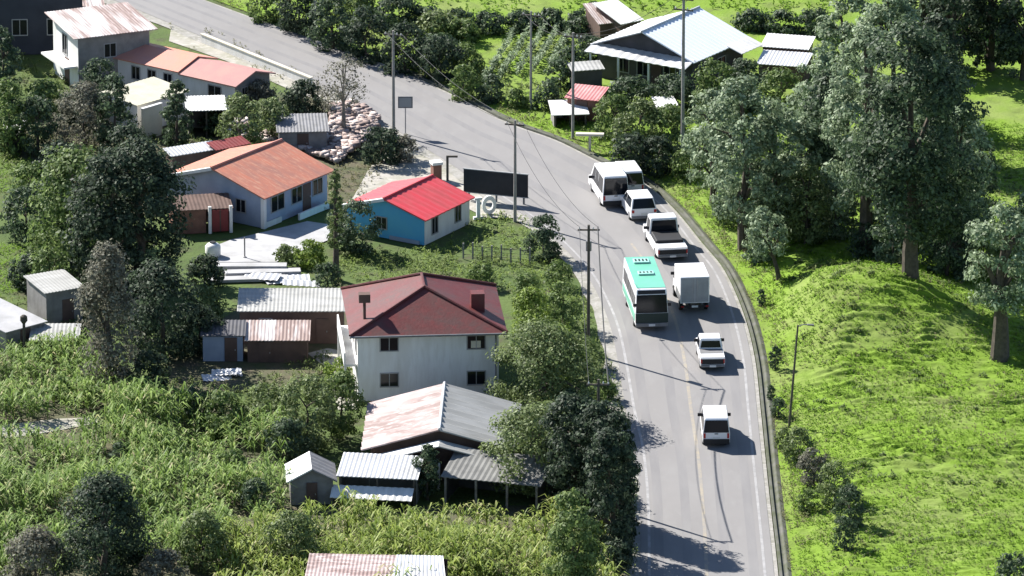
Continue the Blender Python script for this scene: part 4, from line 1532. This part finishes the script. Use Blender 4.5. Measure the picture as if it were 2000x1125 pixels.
plant((1830, 330), 120, 62, 'dark', 'leafy_tree', 'dark tree beside the strip of bright far grass', T, .1, leaf=.28)
plant((1952, 706), 400, 66, 'euc', 'eucalyptus_tree', 'grey-green tree with a thick trunk at the right edge', T, .36, leaf=.27, trunk=.55, group=GR)
plant((2010, 560), 380, 50, 'euc', 'eucalyptus_tree', 'tree half out of the frame above the thick trunked tree at right', T, .2, leaf=.27, dens=1.05, spread=.28, group=GR)
plant((1522, 548), 415, 40, 'euc', 'leaning_tree', 'small tree with a bent leaning trunk at the pasture edge', T, .4, leaf=.24, lean=(-1.1, .3), trunk=.16)
plant((1575, 480), 330, 48, 'olive', 'leafy_tree', 'low olive tree under the dark leafy tree', T, .1, leaf=.26)
plant((1905, 480), 250, 40, 'dark', 'leafy_tree', 'narrow dark tree near the right edge beside far bright grass', T, .15, leaf=.27)
plant((1560, 452), 235, 66, 'euc', 'eucalyptus_tree', 'grey-green tree filling the gap before the tall grey tree', T, .08, leaf=.27, dens=1.05, spread=.28, group=GR)
plant((1745, 470), 210, 66, 'euc', 'eucalyptus_tree', 'lower grey-green tree before the tall grey tree', T, .08, leaf=.27, dens=1.05, spread=.28, group=GR)
plant((1840, 500), 300, 60, 'euc', 'eucalyptus_tree', 'low broad grey-green tree right of the stout black trunk', T, .08, leaf=.27, dens=1.05, spread=.28, group=GR)
plant((1830, 250), 40, 56, 'black', 'dense_tree', 'dark tree between the tall grey tree and the bright far grass', T, .05, leaf=.3)
plant((1600, 330), 90, 50, 'euc', 'eucalyptus_tree', 'grey-green tree right of the ragged white roof', T, .05, leaf=.27, dens=1.05, spread=.28, group=GR)
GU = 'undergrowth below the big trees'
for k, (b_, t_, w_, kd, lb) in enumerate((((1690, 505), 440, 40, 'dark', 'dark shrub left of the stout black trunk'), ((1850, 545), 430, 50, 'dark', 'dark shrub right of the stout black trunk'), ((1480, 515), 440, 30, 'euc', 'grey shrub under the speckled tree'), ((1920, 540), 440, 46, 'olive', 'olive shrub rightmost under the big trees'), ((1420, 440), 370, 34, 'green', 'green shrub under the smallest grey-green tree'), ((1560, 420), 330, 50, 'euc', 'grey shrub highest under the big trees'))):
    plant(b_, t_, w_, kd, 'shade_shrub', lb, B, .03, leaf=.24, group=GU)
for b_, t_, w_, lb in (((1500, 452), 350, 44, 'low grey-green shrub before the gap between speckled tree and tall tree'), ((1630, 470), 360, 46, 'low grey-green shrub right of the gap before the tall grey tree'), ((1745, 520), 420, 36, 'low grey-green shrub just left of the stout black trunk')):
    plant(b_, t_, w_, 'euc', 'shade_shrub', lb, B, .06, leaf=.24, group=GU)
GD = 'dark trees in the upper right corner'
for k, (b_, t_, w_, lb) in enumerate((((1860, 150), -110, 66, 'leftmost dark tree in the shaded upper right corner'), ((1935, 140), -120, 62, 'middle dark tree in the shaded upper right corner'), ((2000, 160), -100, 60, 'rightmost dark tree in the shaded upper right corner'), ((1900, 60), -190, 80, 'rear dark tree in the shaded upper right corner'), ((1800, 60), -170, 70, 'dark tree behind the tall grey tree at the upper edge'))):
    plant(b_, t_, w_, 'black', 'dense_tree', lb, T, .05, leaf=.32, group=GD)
# left hand trees
plant((275, 585), 285, 94, 'black', 'dense_tree', 'broad very dark tree beside the brick store and yard', T, .08, leaf=.28, dens=1.2, trunk=.4)
plant((150, 540), 300, 92, 'green', 'dense_tree', 'green topped tree left of the very dark tree', T, .1, leaf=.28, trunk=.35)
plant((215, 590), 315, 80, 'black', 'dense_tree', 'dark tree between the green topped tree and the broad very dark tree', T, .05, leaf=.28, dens=1.1)
plant((215, 770), 480, 66, 'grey', 'tall_tree', 'tall thin grey tree rising from the corn', T, .12, 'tall', dens=.8, leaf=.22, spread=.34)
plant((318, 700), 520, 78, 'black', 'dense_tree', 'dark tree between the tall grey tree and the plank shed', T, .06, leaf=.26, dens=1.1)
plant((165, 292), 170, 60, 'grey', 'bare_bush', 'brownish bush below the rusty roofed house', B, .05, leaf=.2, dens=.8)
plant((226, 300), 152, 40, 'dark', 'dark_bush', 'dark upright bush left of the narrow white wall', B, .05, leaf=.24)
plant((346, 300), 160, 30, 'dark', 'dark_bush', 'dark bush right of the narrow white wall', B, .05, leaf=.24)
plant((672, 262), 118, 52, 'grey', 'bare_tree', 'nearly leafless grey tree before the far road', T, .32, leaf=.17, dens=.26, bark='palebark')
plant((745, 318), 245, 40, 'black', 'dark_bush', 'very dark bush at the road edge beside the rubble', B, .03, leaf=.24, dens=1.2)
plant((786, 312), 268, 30, 'grey', 'grey_bush', 'grey bush right of the very dark roadside bush', B, .03, leaf=.2)
plant((690, 492), 398, 50, 'dark', 'dark_bush', 'dark round bush before the blue gable', B, .05, leaf=.22, dens=1.1)
plant((656, 545), 335, 20, 'olive', 'thin_tree', 'thin olive tree around the slim pole at the yard corner', T, .3, 'tall', leaf=.18, dens=.7)
plant((1061, 505), 425, 36, 'dark', 'round_bush', 'dark round bush at the inside of the road bend', B, .03, leaf=.2, dens=1.2)
plant((20, 300), 160, 46, 'green', 'hedge_bush', 'green bush at the left edge beside the rusty roofed house', B, .03, leaf=.24)
plant((75, 300), 190, 40, 'dark', 'hedge_bush', 'dark bush second from the left edge above the bright lawn', B, .03, leaf=.24)
plant((50, 470), 370, 52, 'dark', 'hedge_bush', 'dark bush below the bright lawn at the left edge', B, .03, leaf=.25)
plant((100, 590), 490, 46, 'green', 'hedge_bush', 'light green bush above the grey walled hut', B, .03, leaf=.25)
plant((470, 300), 190, 46, 'olive', 'shrub', 'olive shrub at the top of the rubble heap', B, .03, leaf=.22)
plant((530, 275), 195, 42, 'olive', 'shrub', 'second olive shrub left of the grey roofed store', B, .03, leaf=.22)
plant((590, 222), 165, 46, 'black', 'shrub', 'dark shrub behind the grey roofed store below the roadside wall', B, .03, leaf=.22)
plant((505, 210), 160, 36, 'grey', 'shrub', 'grey shrub at the right gable of the row house', B, .03, leaf=.2)
plant((420, 262), 220, 30, 'dark', 'shrub', 'dark shrub beside the bright white roofed shelter', B, .03, leaf=.22)
plant((200, 200), 120, 40, 'dark', 'shrub', 'dark shrub against the shaded wall of the rusty roofed house', B, .03, leaf=.22)
plant((8, 210), 60, 40, 'dark', 'dense_tree', 'dark tree cut by the left edge beside the white two storey wall', T, .03, leaf=.3)
plant((398, 625), 560, 40, 'olive', 'shrub', 'olive shrub at the left end of the long shed', B, .03, leaf=.2)
plant((560, 515), 480, 26, 'olive', 'shrub', 'small olive shrub at the yard edge', B, .03, leaf=.18)
plant((605, 520), 470, 30, 'bright', 'shrub', 'light shrub right of the yard beside the slim pole', B, .03, leaf=.18)
plant((640, 565), 515, 28, 'dark', 'shrub', 'dark shrub behind the right end of the long shed', B, .03, leaf=.2)
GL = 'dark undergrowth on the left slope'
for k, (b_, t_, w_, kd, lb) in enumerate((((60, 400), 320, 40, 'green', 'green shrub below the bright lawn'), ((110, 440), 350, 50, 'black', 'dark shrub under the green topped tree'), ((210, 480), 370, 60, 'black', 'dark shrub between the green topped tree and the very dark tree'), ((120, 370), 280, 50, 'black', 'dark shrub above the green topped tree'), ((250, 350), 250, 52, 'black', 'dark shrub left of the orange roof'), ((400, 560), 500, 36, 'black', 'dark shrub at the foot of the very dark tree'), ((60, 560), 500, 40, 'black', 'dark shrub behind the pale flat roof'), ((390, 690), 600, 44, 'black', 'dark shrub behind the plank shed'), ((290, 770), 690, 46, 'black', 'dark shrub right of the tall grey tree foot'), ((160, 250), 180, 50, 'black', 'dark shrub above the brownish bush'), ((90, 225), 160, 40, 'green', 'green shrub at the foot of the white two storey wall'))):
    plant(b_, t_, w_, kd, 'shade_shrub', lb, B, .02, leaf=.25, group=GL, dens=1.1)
# middle: road side trees
plant((1060, 885), 790, 52, 'olive', 'roadside_bush', 'olive bush below the big olive green tree', B, .02, leaf=.2)
plant((1060, 812), 640, 110, 'olive', 'spreading_tree', 'largest loose olive green tree at the right corner of the white house', T, .04, leaf=.2, dens=1.0, trunk=.3, spread=.26)
plant((1036, 965), 800, 92, 'olive', 'spreading_tree', 'loose olive tree hanging over the right side of the farmhouse roof', T, .1, leaf=.20, dens=.9)
plant((1120, 850), 765, 52, 'dark', 'roadside_bush', 'dark bush between the big olive tree and the road', B, .02, leaf=.22, dens=1.2)
plant((1160, 905), 850, 50, 'black', 'roadside_bush', 'dark bush at the road edge level with the mint roofed shed', B, .02, leaf=.22, dens=1.3)
plant((1095, 960), 850, 55, 'black', 'roadside_bush', 'dark bush behind the right end of the open shed', B, .02, leaf=.22, dens=1.2)
plant((1182, 975), 925, 44, 'black', 'roadside_bush', 'dark bush at the road edge just below the farmhouse', B, .02, leaf=.22, dens=1.3)
plant((1120, 1005), 775, 62, 'black', 'spreading_tree', 'tall darkest tree beside the road below the farmhouse', T, .12, leaf=.22, dens=1.3)
plant((1200, 1050), 975, 40, 'black', 'roadside_bush', 'dark bush beside the grey pole at the lower road edge', B, .03, leaf=.22, dens=1.3)
plant((1203, 1042), 812, 44, 'black', 'spreading_tree', 'dark tree at the road edge behind the grey pole', T, .04, leaf=.22, dens=1.4)
plant((1174, 1028), 785, 62, 'black', 'spreading_tree', 'lower dark tree shading the road at the bottom edge', T, .08, leaf=.22, dens=1.3)
plant((1205, 1120), 1060, 36, 'black', 'roadside_bush', 'dark bush at the lowest visible left road edge', B, .03, leaf=.22, dens=1.3)
plant((1196, 1088), 838, 56, 'black', 'spreading_tree', 'dark tree nearest the road at the lower edge', T, .04, leaf=.22, dens=1.3)
plant((1120, 1180), 960, 60, 'green', 'spreading_tree', 'tree cut by the bottom edge left of the road', T, .05, leaf=.22, dens=1.2)
GB = 'light bushes along the left road edge'
for k, (b_, t_, w_, kd, lb) in enumerate((((1040, 660), 570, 46, 'bright', 'yellow-green bush at the right corner of the maroon roof'), ((1100, 640), 555, 40, 'green', 'green bush behind the dark roadside pole'), ((1145, 720), 660, 34, 'green', 'green bush at the foot of the dark roadside pole'), ((1090, 740), 640, 48, 'bright', 'largest yellow-green bush right of the white house'), ((1176, 780), 735, 26, 'green', 'narrow green bush touching the road edge'), ((1186, 850), 805, 26, 'dark', 'dark narrow bush touching the road edge'), ((1030, 600), 535, 34, 'green', 'low green bush above the maroon roof corner'), ((1090, 560), 512, 30, 'green', 'low green bush near the bend'), ((940, 560), 520, 30, 'green', 'low green bush behind the maroon roof'))):
    plant(b_, t_, w_, kd, 'roadside_bush', lb, B, .02, leaf=.2, group=GB)
GC = 'bushes between the sheds and the corn'
for k, (b_, t_, w_, kd, lb) in enumerate((((600, 870), 735, 62, 'olive', 'broad olive bush left of the farmhouse'), ((668, 850), 730, 46, 'green', 'green bush at the left wall of the white house'), ((520, 840), 755, 50, 'olive', 'olive bush below the tin hut'), ((440, 850), 765, 46, 'green', 'green bush below the plank shed'), ((660, 760), 700, 26, 'bright', 'small yellow bush at the left wall of the white house'), ((560, 900), 820, 44, 'dark', 'dark bush above the small hut in the corn'), ((380, 830), 760, 36, 'dark', 'dark bush left of the green one below the plank shed'))):
    plant(b_, t_, w_, kd, 'garden_bush', lb, B, .02, leaf=.2, group=GC)
plant((205, 1150), 938, 96, 'black', 'rounded_tree', 'dark rounded tree at the lower left', T, .02, leaf=.22, dens=1.3, trunk=.25)
plant((70, 1160), 1040, 66, 'grey', 'garden_bush', 'greyish bush left of the dark rounded tree', B, .03, leaf=.2)
plant((395, 1110), 1000, 50, 'olive', 'garden_bush', 'brown-green bush right of the dark rounded tree', B, .03, leaf=.2)
plant((320, 1160), 1080, 50, 'grey', 'garden_bush', 'low greyish bush at the bottom edge near the rounded tree', B, .03, leaf=.2)
plant((570, 1110), 1000, 48, 'olive', 'garden_bush', 'dull olive bush at the left end of the corn strip', B, .03, leaf=.19)
plant((835, 975), 870, 26, 'dark', 'garden_bush', 'slim dark bush between the mint roofed shed and the open shed', B, .1, leaf=.18)
GS = 'scrub in the pasture'
for k, (b_, t_, w_, kd, lb) in enumerate((((1560, 905), 840, 34, 'olive', 'scrub bush topmost of the row in the pasture'), ((1590, 950), 880, 34, 'grey', 'greyish scrub bush second from the top in the pasture row'), ((1630, 985), 905, 36, 'olive', 'scrub bush third from the top in the pasture row'), ((1660, 1030), 950, 34, 'dark', 'darkest scrub bush in the pasture row'), ((1650, 1075), 1010, 24, 'dark', 'lowest scrub bush in the pasture row'), ((1575, 1000), 955, 22, 'green', 'green scrub bush left of the pasture row'), ((1530, 880), 835, 18, 'olive', 'small scrub bush nearest the road in the pasture row'))):
    plant(b_, t_, w_, kd, 'scrub_bush', lb, B, .02, leaf=.16, group=GS, dens=.9)
plant((1980, 1150), 1085, 40, 'dark', 'scrub_bush', 'dark bush in the lower right corner', B, .02, leaf=.2)
GW = 'weeds beside the drain'
for k, (b_, t_, w_, lb) in enumerate((((1487, 598), 566, 9, 'topmost small dark weed beside the drain'), ((1514, 722), 678, 13, 'largest dark weed beside the drain'), ((1505, 780), 752, 9, 'small dark weed below the largest one beside the drain'), ((1520, 815), 778, 16, 'broad dark weed beside the lamp post foot'))):
    plant(b_, t_, w_, 'dark', 'tall_weed', lb, 'weed', .02, leaf=.12, group=GW)
# upper middle: bushes across the road
GT = 'bushes across the upper road'
for k, (b_, t_, w_, kd, lb) in enumerate((((520, 40), -30, 34, 'green', 'green bush farthest left across the upper road'), ((585, 62), -40, 46, 'black', 'dark bush second from the left across the upper road'), ((650, 95), -10, 46, 'dark', 'dark bush third from the left across the upper road'), ((715, 118), 20, 44, 'black', 'dark bush right behind the sign pole'), ((790, 140), 50, 46, 'black', 'dark bush right of the sign pole across the road'), ((860, 155), 75, 44, 'black', 'dark bush midway between the two outer poles'), ((905, 195), 130, 28, 'green', 'tufted green bush beside the crop rows'), ((960, 200), 150, 30, 'dark', 'dark bush at the foot of the crop rows'), ((1010, 212), 176, 26, 'green', 'green bush left of the thin outer pole'), ((1070, 215), 160, 28, 'dark', 'dark bush right of the thin outer pole'), ((700, 40), -30, 50, 'olive', 'olive bush at the upper edge'), ((780, 60), -5, 46, 'dark', 'dark bush at the edge of the far meadow'), ((850, 80), 25, 44, 'olive', 'pale olive bush below the far meadow'), ((905, 85), 40, 36, 'green', 'green bush left of the crop rows'), ((1108, 140), 96, 30, 'dark', 'grey-green bush left of the metal roofed house'), ((1160, 60), 10, 34, 'dark', 'dark bush left of the rusty barn'))):
    plant(b_, t_, w_, kd, 'hedge_bush', lb, B, .02, leaf=.25, group=GT)
GF = 'hedge along the far meadow'
for k, (b_, t_, w_, lb) in enumerate((((835, 62), 18, 36, 'hedge bush farthest left along the far meadow'), ((895, 66), 22, 36, 'second hedge bush from the left along the far meadow'), ((955, 66), 26, 34, 'third hedge bush from the left along the far meadow'), ((1015, 62), 24, 34, 'hedge bush above the crop rows'), ((1075, 60), 22, 34, 'hedge bush above the right end of the crop rows'), ((1135, 70), 26, 34, 'hedge bush just left of the rusty barn'), ((1470, 60), 22, 36, 'hedge bush behind the right end of the pale metal roof'), ((1530, 66), 26, 36, 'hedge bush behind the white sheet shed'), ((1590, 70), 20, 34, 'last hedge bush at right along the far meadow'))):
    plant(b_, t_, w_, 'dark', 'hedge_bush', lb, B, .02, leaf=.25, group=GF)
plant((855, 120), 72, 44, 'dark', 'hedge_bush', 'dark bush in the hollow below the far hedge', B, .02, leaf=.25)
plant((905, 140), 88, 40, 'green', 'hedge_bush', 'green bush at the left end of the crop rows', B, .02, leaf=.25)
plant((1150, 120), 72, 34, 'dark', 'hedge_bush', 'dark bush at the left tip of the pale metal roof', B, .02, leaf=.25)
plant((1095, 175), 120, 32, 'dark', 'hedge_bush', 'dark bush left of the red stall', B, .02, leaf=.25)
for k, (b_, t_, w_, kd, lb) in enumerate((((236, 912), 866, 24, 'dark', 'small dark shrub in the middle of the corn'), ((452, 940), 880, 32, 'green', 'green shrub at the right side of the corn'), ((500, 1000), 938, 30, 'dark', 'dark shrub below the small hut in the corn'), ((330, 880), 838, 26, 'green', 'green shrub in the upper corn'), ((120, 780), 738, 24, 'green', 'green shrub in the corn above the pale lane'))):
    plant(b_, t_, w_, kd, 'field_shrub', lb, B, .02, leaf=.2, group='shrubs among the corn')
GH = 'bushes around the metal roofed house'
for k, (b_, t_, w_, kd, lb) in enumerate((((1200, 275), 190, 44, 'green', 'green bush right of the stall pole'), ((1230, 215), 155, 46, 'dark', 'dark bush under the porch of the metal roofed house'), ((1320, 215), 150, 46, 'dark', 'dark bush at the front corner of the metal roofed house'), ((1250, 300), 200, 50, 'olive', 'yellowish olive bush below the dark house wall'), ((1310, 300), 205, 44, 'green', 'green bush at the foot of the tallest pole'), ((1400, 230), 120, 46, 'green', 'green bush at the right wall of the metal roofed house'), ((1455, 215), 120, 44, 'dark', 'dark bush right of the metal roofed house'), ((1525, 240), 140, 52, 'green', 'green bush before the ragged white roof'), ((1580, 270), 170, 48, 'euc', 'grey-green bush right of the ragged white roof'), ((1230, 340), 265, 44, 'black', 'darkest bush behind the vehicle queue'), ((1285, 340), 270, 40, 'black', 'dark bush right of the darkest one behind the queue'), ((1345, 350), 290, 34, 'green', 'green bush before the speckled trees'))):
    plant(b_, t_, w_, kd, 'hedge_bush', lb, B, .02, leaf=.25, group=GH)


# ------------------------------------------------------------------ crops and grass
def blades(g, x, y, z, hgt, wid, per, curl):
    """arching leaf blades (two quads each) round each stem base, as one array"""
    n = len(x)
    N = n * per
    bx = np.repeat(x, per)
    by = np.repeat(y, per)
    bz = np.repeat(z, per)
    hh = np.repeat(hgt, per)
    th = g.random(N) * 2 * PI
    ln = hh * (.32 + .25 * g.random(N)) * curl
    z0 = hh * (.15 + .75 * g.random(N))
    dx, dy = np.cos(th), np.sin(th)
    px, py = -dy, dx
    w = wid * (.7 + .6 * g.random(N))
    rise = .35 + .35 * g.random(N)

    def pt(q, s, up, k):
        return np.stack([bx + dx * ln * q + px * w * s * k, by + dy * ln * q + py * w * s * k, bz + z0 + up * ln], 1)
    rows = [(0, 0, .5), (.5, rise, 1.0), (1.0, rise * .55, .12)]
    V = []
    for q, up, k in rows:
        V.append(pt(q, -.5, up, k))
        V.append(pt(q, .5, up, k))
    v = np.stack(V, 1).reshape(-1, 3)
    o = np.arange(N)[:, None] * 6
    f = np.concatenate([o + np.array([0, 1, 3, 2]), o + np.array([2, 3, 5, 4])], 1).reshape(-1, 4)
    return v, f


def stems(g, x, y, z, hgt, w):
    n = len(x)
    a = g.random(n) * PI
    dx, dy = np.cos(a) * w, np.sin(a) * w
    lx, ly = g.normal(size=n) * .08, g.normal(size=n) * .08
    v = np.stack([np.stack([x - dx, y - dy, z], 1), np.stack([x + dx, y + dy, z], 1), np.stack([x + dx * .5 + lx, y + dy * .5 + ly, z + hgt], 1), np.stack([x - dx * .5 + lx, y - dy * .5 + ly, z + hgt], 1)], 1).reshape(-1, 3)
    f = np.arange(n * 4).reshape(n, 4)
    return v, f


def scatter(seed, poly, dens, row=None):
    g = np.random.default_rng(seed)
    P = np.array(poly)
    lo, hi = P.min(0), P.max(0)
    n = int((hi[0] - lo[0]) * (hi[1] - lo[1]) * dens)
    q = g.random((n, 2)) * (hi - lo) + lo
    if row:
        q[:, 1] = np.round(q[:, 1] / row) * row + g.normal(size=n) * .06
    q = q[inpoly(q[:, 0], q[:, 1], poly)]
    return g, q[:, 0], q[:, 1]


def crop(seed, pxs, dens, hgt, name, label, kind, row=.75, per=11, wid=.10, gap=0.34):
    g, x, y = scatter(seed, pxpoly(pxs), dens, row)
    k = vnoise(x * .35, y * .3, seed) + .25 * g.random(len(x)) > gap
    x, y = x[k], y[k]
    hv = hgt * (.4 + .9 * vnoise(x * .3, y * .3, seed + 1)) * (.85 + .3 * g.random(len(x)))
    z = np.zeros(len(x))
    v1, f1 = blades(g, x, y, z, hv, wid, per, .95)
    v2, f2 = stems(g, x, y, z, hv * 1.08, .028)
    o = np_mesh(name, np.concatenate([v1, v2]), np.concatenate([f1, f2 + len(v1)]), L[kind])
    o['kind'] = 'stuff'
    tag(o, label, 'crop')


crop(1, [(-60, 700), (180, 690), (232, 770), (212, 806), (120, 826), (-60, 834)], 3.3, 2.0, 'corn_field', 'corn above the pale lane at the left edge', 'corn')
crop(5, [(232, 770), (420, 835), (560, 860), (552, 1020), (450, 1045), (420, 1110), (-60, 1110), (-60, 888), (110, 876), (195, 860), (212, 806)], 3.3, 2.15, 'corn_field', 'tall yellow-green corn covering the slope below the pale lane', 'corn')
crop(2, [(600, 1030), (760, 1026), (900, 1026), (1110, 1024), (1180, 1070), (1230, 1300), (600, 1230)], 3.6, 2.0, 'corn_strip', 'yellower corn growing before the sheds at the bottom', 'corn2')
crop(3, [(430, 1060), (540, 1030), (600, 1040), (600, 1250), (420, 1250)], 2.5, 1.8, 'corn_patch', 'small bright corn patch between two olive bushes at the bottom', 'corn2')
crop(4, [(-60, 1080), (40, 1060), (120, 1080), (120, 1300), (-60, 1300)], 2.5, 1.4, 'weedy_corn', 'thin corn and weeds in the lower left corner', 'corn')


def tufts(seed, pxs, dens, h0, h1, name, label, kind, per=5, wid=.05, world=None, gap=.0, curl=1.3):
    g, x, y = scatter(seed, world or pxpoly(pxs), dens)
    k = vnoise(x * .6, y * .5, seed + 40) + .3 * (g.random(len(x)) - .5) > gap
    x, y = x[k], y[k]
    if len(x) == 0:
        return
    right = x > edge_x(y) + .95
    z = np.where(right, Hd(x, y), 0.0)
    hv = h0 + (h1 - h0) * g.random(len(x))
    v, f = blades(g, x, y, z - hv * .15, hv, wid, per, curl)
    o = np_mesh(name, v, f, L[kind])
    o['kind'] = 'stuff'
    tag(o, label, 'grass')


def right_poly(y0, y1, d0, xmax):
    yy = np.linspace(y0, y1, 24)
    return [(float(edge_x(q)) + d0, float(q)) for q in yy] + [(xmax, y1), (xmax, y0)]


tufts(11, None, 15.0, .10, .26, 'pasture_grass', 'bright green grazed grass of the pasture', 'grass', 5, .06, right_poly(-72, 40, 1.5, 40), gap=.30)
tufts(12, None, 1.0, .18, .42, 'pasture_weeds', 'scattered darker weeds in the pasture', 'weed', 8, .07, right_poly(-72, 34, 1.6, 40), gap=.60)
tufts(25, None, 5.0, .10, .26, 'pasture_dry_grass', 'straw tinged grass patches in the pasture', 'dry', 5, .06, right_poly(-72, 34, 1.6, 40), gap=.62)
# long low hummocks of ranker grass across the slope
g = np.random.default_rng(77)
P_ = right_poly(-72, 36, 2.2, 40)
n = 420
cx = g.random(n) * 45 + 5
cy = g.random(n) * 108 - 72
ok = inpoly(cx, cy, P_) & (vnoise(cx * .3, cy * .25, 91) > .42)
cx, cy = cx[ok], cy[ok]
m = 22
ln = np.repeat(.25 + .75 * g.random(len(cx)) ** 2, m)
u = g.random(len(cx) * m) * 2 - 1
hx = np.repeat(cx, m) + u * ln
hy = np.repeat(cy, m) + u * ln * np.repeat(g.normal(size=len(cx)) * .35, m) + g.normal(size=len(u)) * .07
hh = (.16 + .22 * g.random(len(u))) * (1 - .5 * u * u)
v, f = blades(g, hx, hy, Hd(hx, hy) - .03, hh, .06, 6, 1.0)
o = np_mesh('grass_hummocks', v, f, L['green'])
o['kind'] = 'stuff'
tag(o, 'long dark hummocks of rank grass across the bright pasture', 'grass')
tufts(13, None, 10.0, .12, .32, 'verge_grass', 'rough grass along the drain', 'dry', 5, .05, [(float(edge_x(q)) + .80, float(q)) for q in np.linspace(-72, 75, 60)] + [(float(edge_x(q)) + 2.4, float(q)) for q in np.linspace(75, -72, 60)], gap=.3)
tufts(14, [(900, 440), (985, 415), (1030, 430), (1090, 500), (1150, 600), (1180, 700), (1000, 700), (1000, 570), (690, 545), (660, 520), (680, 490), (760, 500), (860, 480)], 9.0, .14, .42, 'paddock_grass', 'bright yellow-green grass between the blue house and the road', 'bright', 6, .06, gap=.3)
tufts(15, [(640, 560), (650, 500), (720, 485), (860, 500), (1000, 480), (1000, 570), (830, 560)], 3.0, .25, .6, 'paddock_weeds', 'darker weeds behind the maroon roof', 'weed', 8, .07, gap=.45)
tufts(16, [(-40, 300), (60, 310), (90, 340), (60, 372), (-40, 378)], 14, .1, .25, 'lawn_grass', 'small bright lawn at the left edge', 'grass', 5, .06)
tufts(17, [(-40, 480), (50, 480), (80, 560), (-40, 590)], 14, .12, .3, 'lawn_grass', 'bright grass patch between the hedge and the pale flat roof', 'grass', 5, .06)
tufts(18, [(420, -80), (820, 150), (1000, 225), (1130, 268), (1240, 320), (1330, 370), (1500, 300), (1480, 190), (1150, 210), (900, 100), (830, 40), (600, -80)], 3.2, .2, .6, 'verge_weeds', 'rough weeds on the bank across the upper road', 'weed', 8, .09, gap=.3)
tufts(19, [(560, 700), (690, 690), (700, 790), (560, 850), (330, 780), (330, 740), (470, 760)], 5, .2, .6, 'garden_weeds', 'garden weeds between the sheds and the white house', 'weed', 8, .07, gap=.3)
tufts(20, [(-10, 110), (90, 120), (180, 160), (420, 225), (540, 290), (330, 330), (320, 420), (10, 420)], 3.0, .2, .6, 'slope_weeds', 'dark weeds on the slope between the upper left houses', 'weed', 8, .08, gap=.35)
tufts(21, [(-60, 590), (380, 580), (380, 700), (-60, 700)], 3.5, .2, .6, 'field_weeds', 'weeds around the pale flat roof at the left edge', 'weed', 8, .08, gap=.3)
tufts(22, [(1180, 690), (1205, 720), (1216, 800), (1234, 880), (1243, 960), (1244, 1300), (1120, 1300), (1150, 900), (1150, 700)], 6, .2, .5, 'roadside_grass', 'grass along the left road edge', 'weed', 7, .06, gap=.25)
tufts(23, [(-60, 862), (200, 835), (200, 895), (-60, 905)], 3, .15, .35, 'lane_weeds', 'pale weeds beside the hillside lane', 'dry', 6, .05, gap=.4)
tufts(26, [(640, 320), (770, 295), (705, 400), (640, 430), (600, 330)], 6, .1, .4, 'waste_weeds', 'dry weeds on the waste ground between the orange and red roofs', 'dry', 6, .06, gap=.35)
tufts(27, [(330, 50), (420, 60), (620, 160), (745, 238), (700, 240), (440, 130), (340, 90)], 3, .1, .35, 'pavement_weeds', 'dry weeds along the pavement of the upper road', 'dry', 6, .06, gap=.5)
# far meadow across the top
flat('far_meadow', [(700, 8), (1000, 40), (1120, 30), (1280, 36), (1420, 20), (1500, 70), (1660, 60), (1700, -200), (600, -200)], .02, M['pasture'])
tufts(24, [(760, 16), (1000, 38), (1280, 36), (1420, 20), (1500, 70), (1620, 60), (1640, -130), (700, -130)], 3.5, .15, .45, 'far_meadow_grass', 'bright grass of the far meadow along the upper edge', 'grass', 6, .13, gap=.3)
# crop rows with pale leaves left of the metal roofed house
flat('crop_soil', [(930, 175), (1010, 50), (1130, 52), (1110, 130), (1080, 165)], .0, M['soil'])
for k, lb in enumerate(('leftmost', 'second', 'third', 'fourth', 'rightmost')):
    a0, a1 = U(945 + 32 * k, 168 - 7 * k), U(1015 + 27 * k, 58)
    g = np.random.default_rng(70 + k)
    n = 90
    t_ = g.random(n)
    x = a0[0] + (a1[0] - a0[0]) * t_ + g.normal(size=n) * .07
    y = a0[1] + (a1[1] - a0[1]) * t_ + g.normal(size=n) * .1
    v, f = blades(g, x, y, np.zeros(n), np.full(n, 1.0), .12, 9, .55)
    o = np_mesh('crop_row', v, f, L['euc'])
    o['kind'] = 'stuff'
    tag(o, lb + ' row of grey-green leafy crops left of the metal roofed house', 'crop row', 'rows of leafy crops')
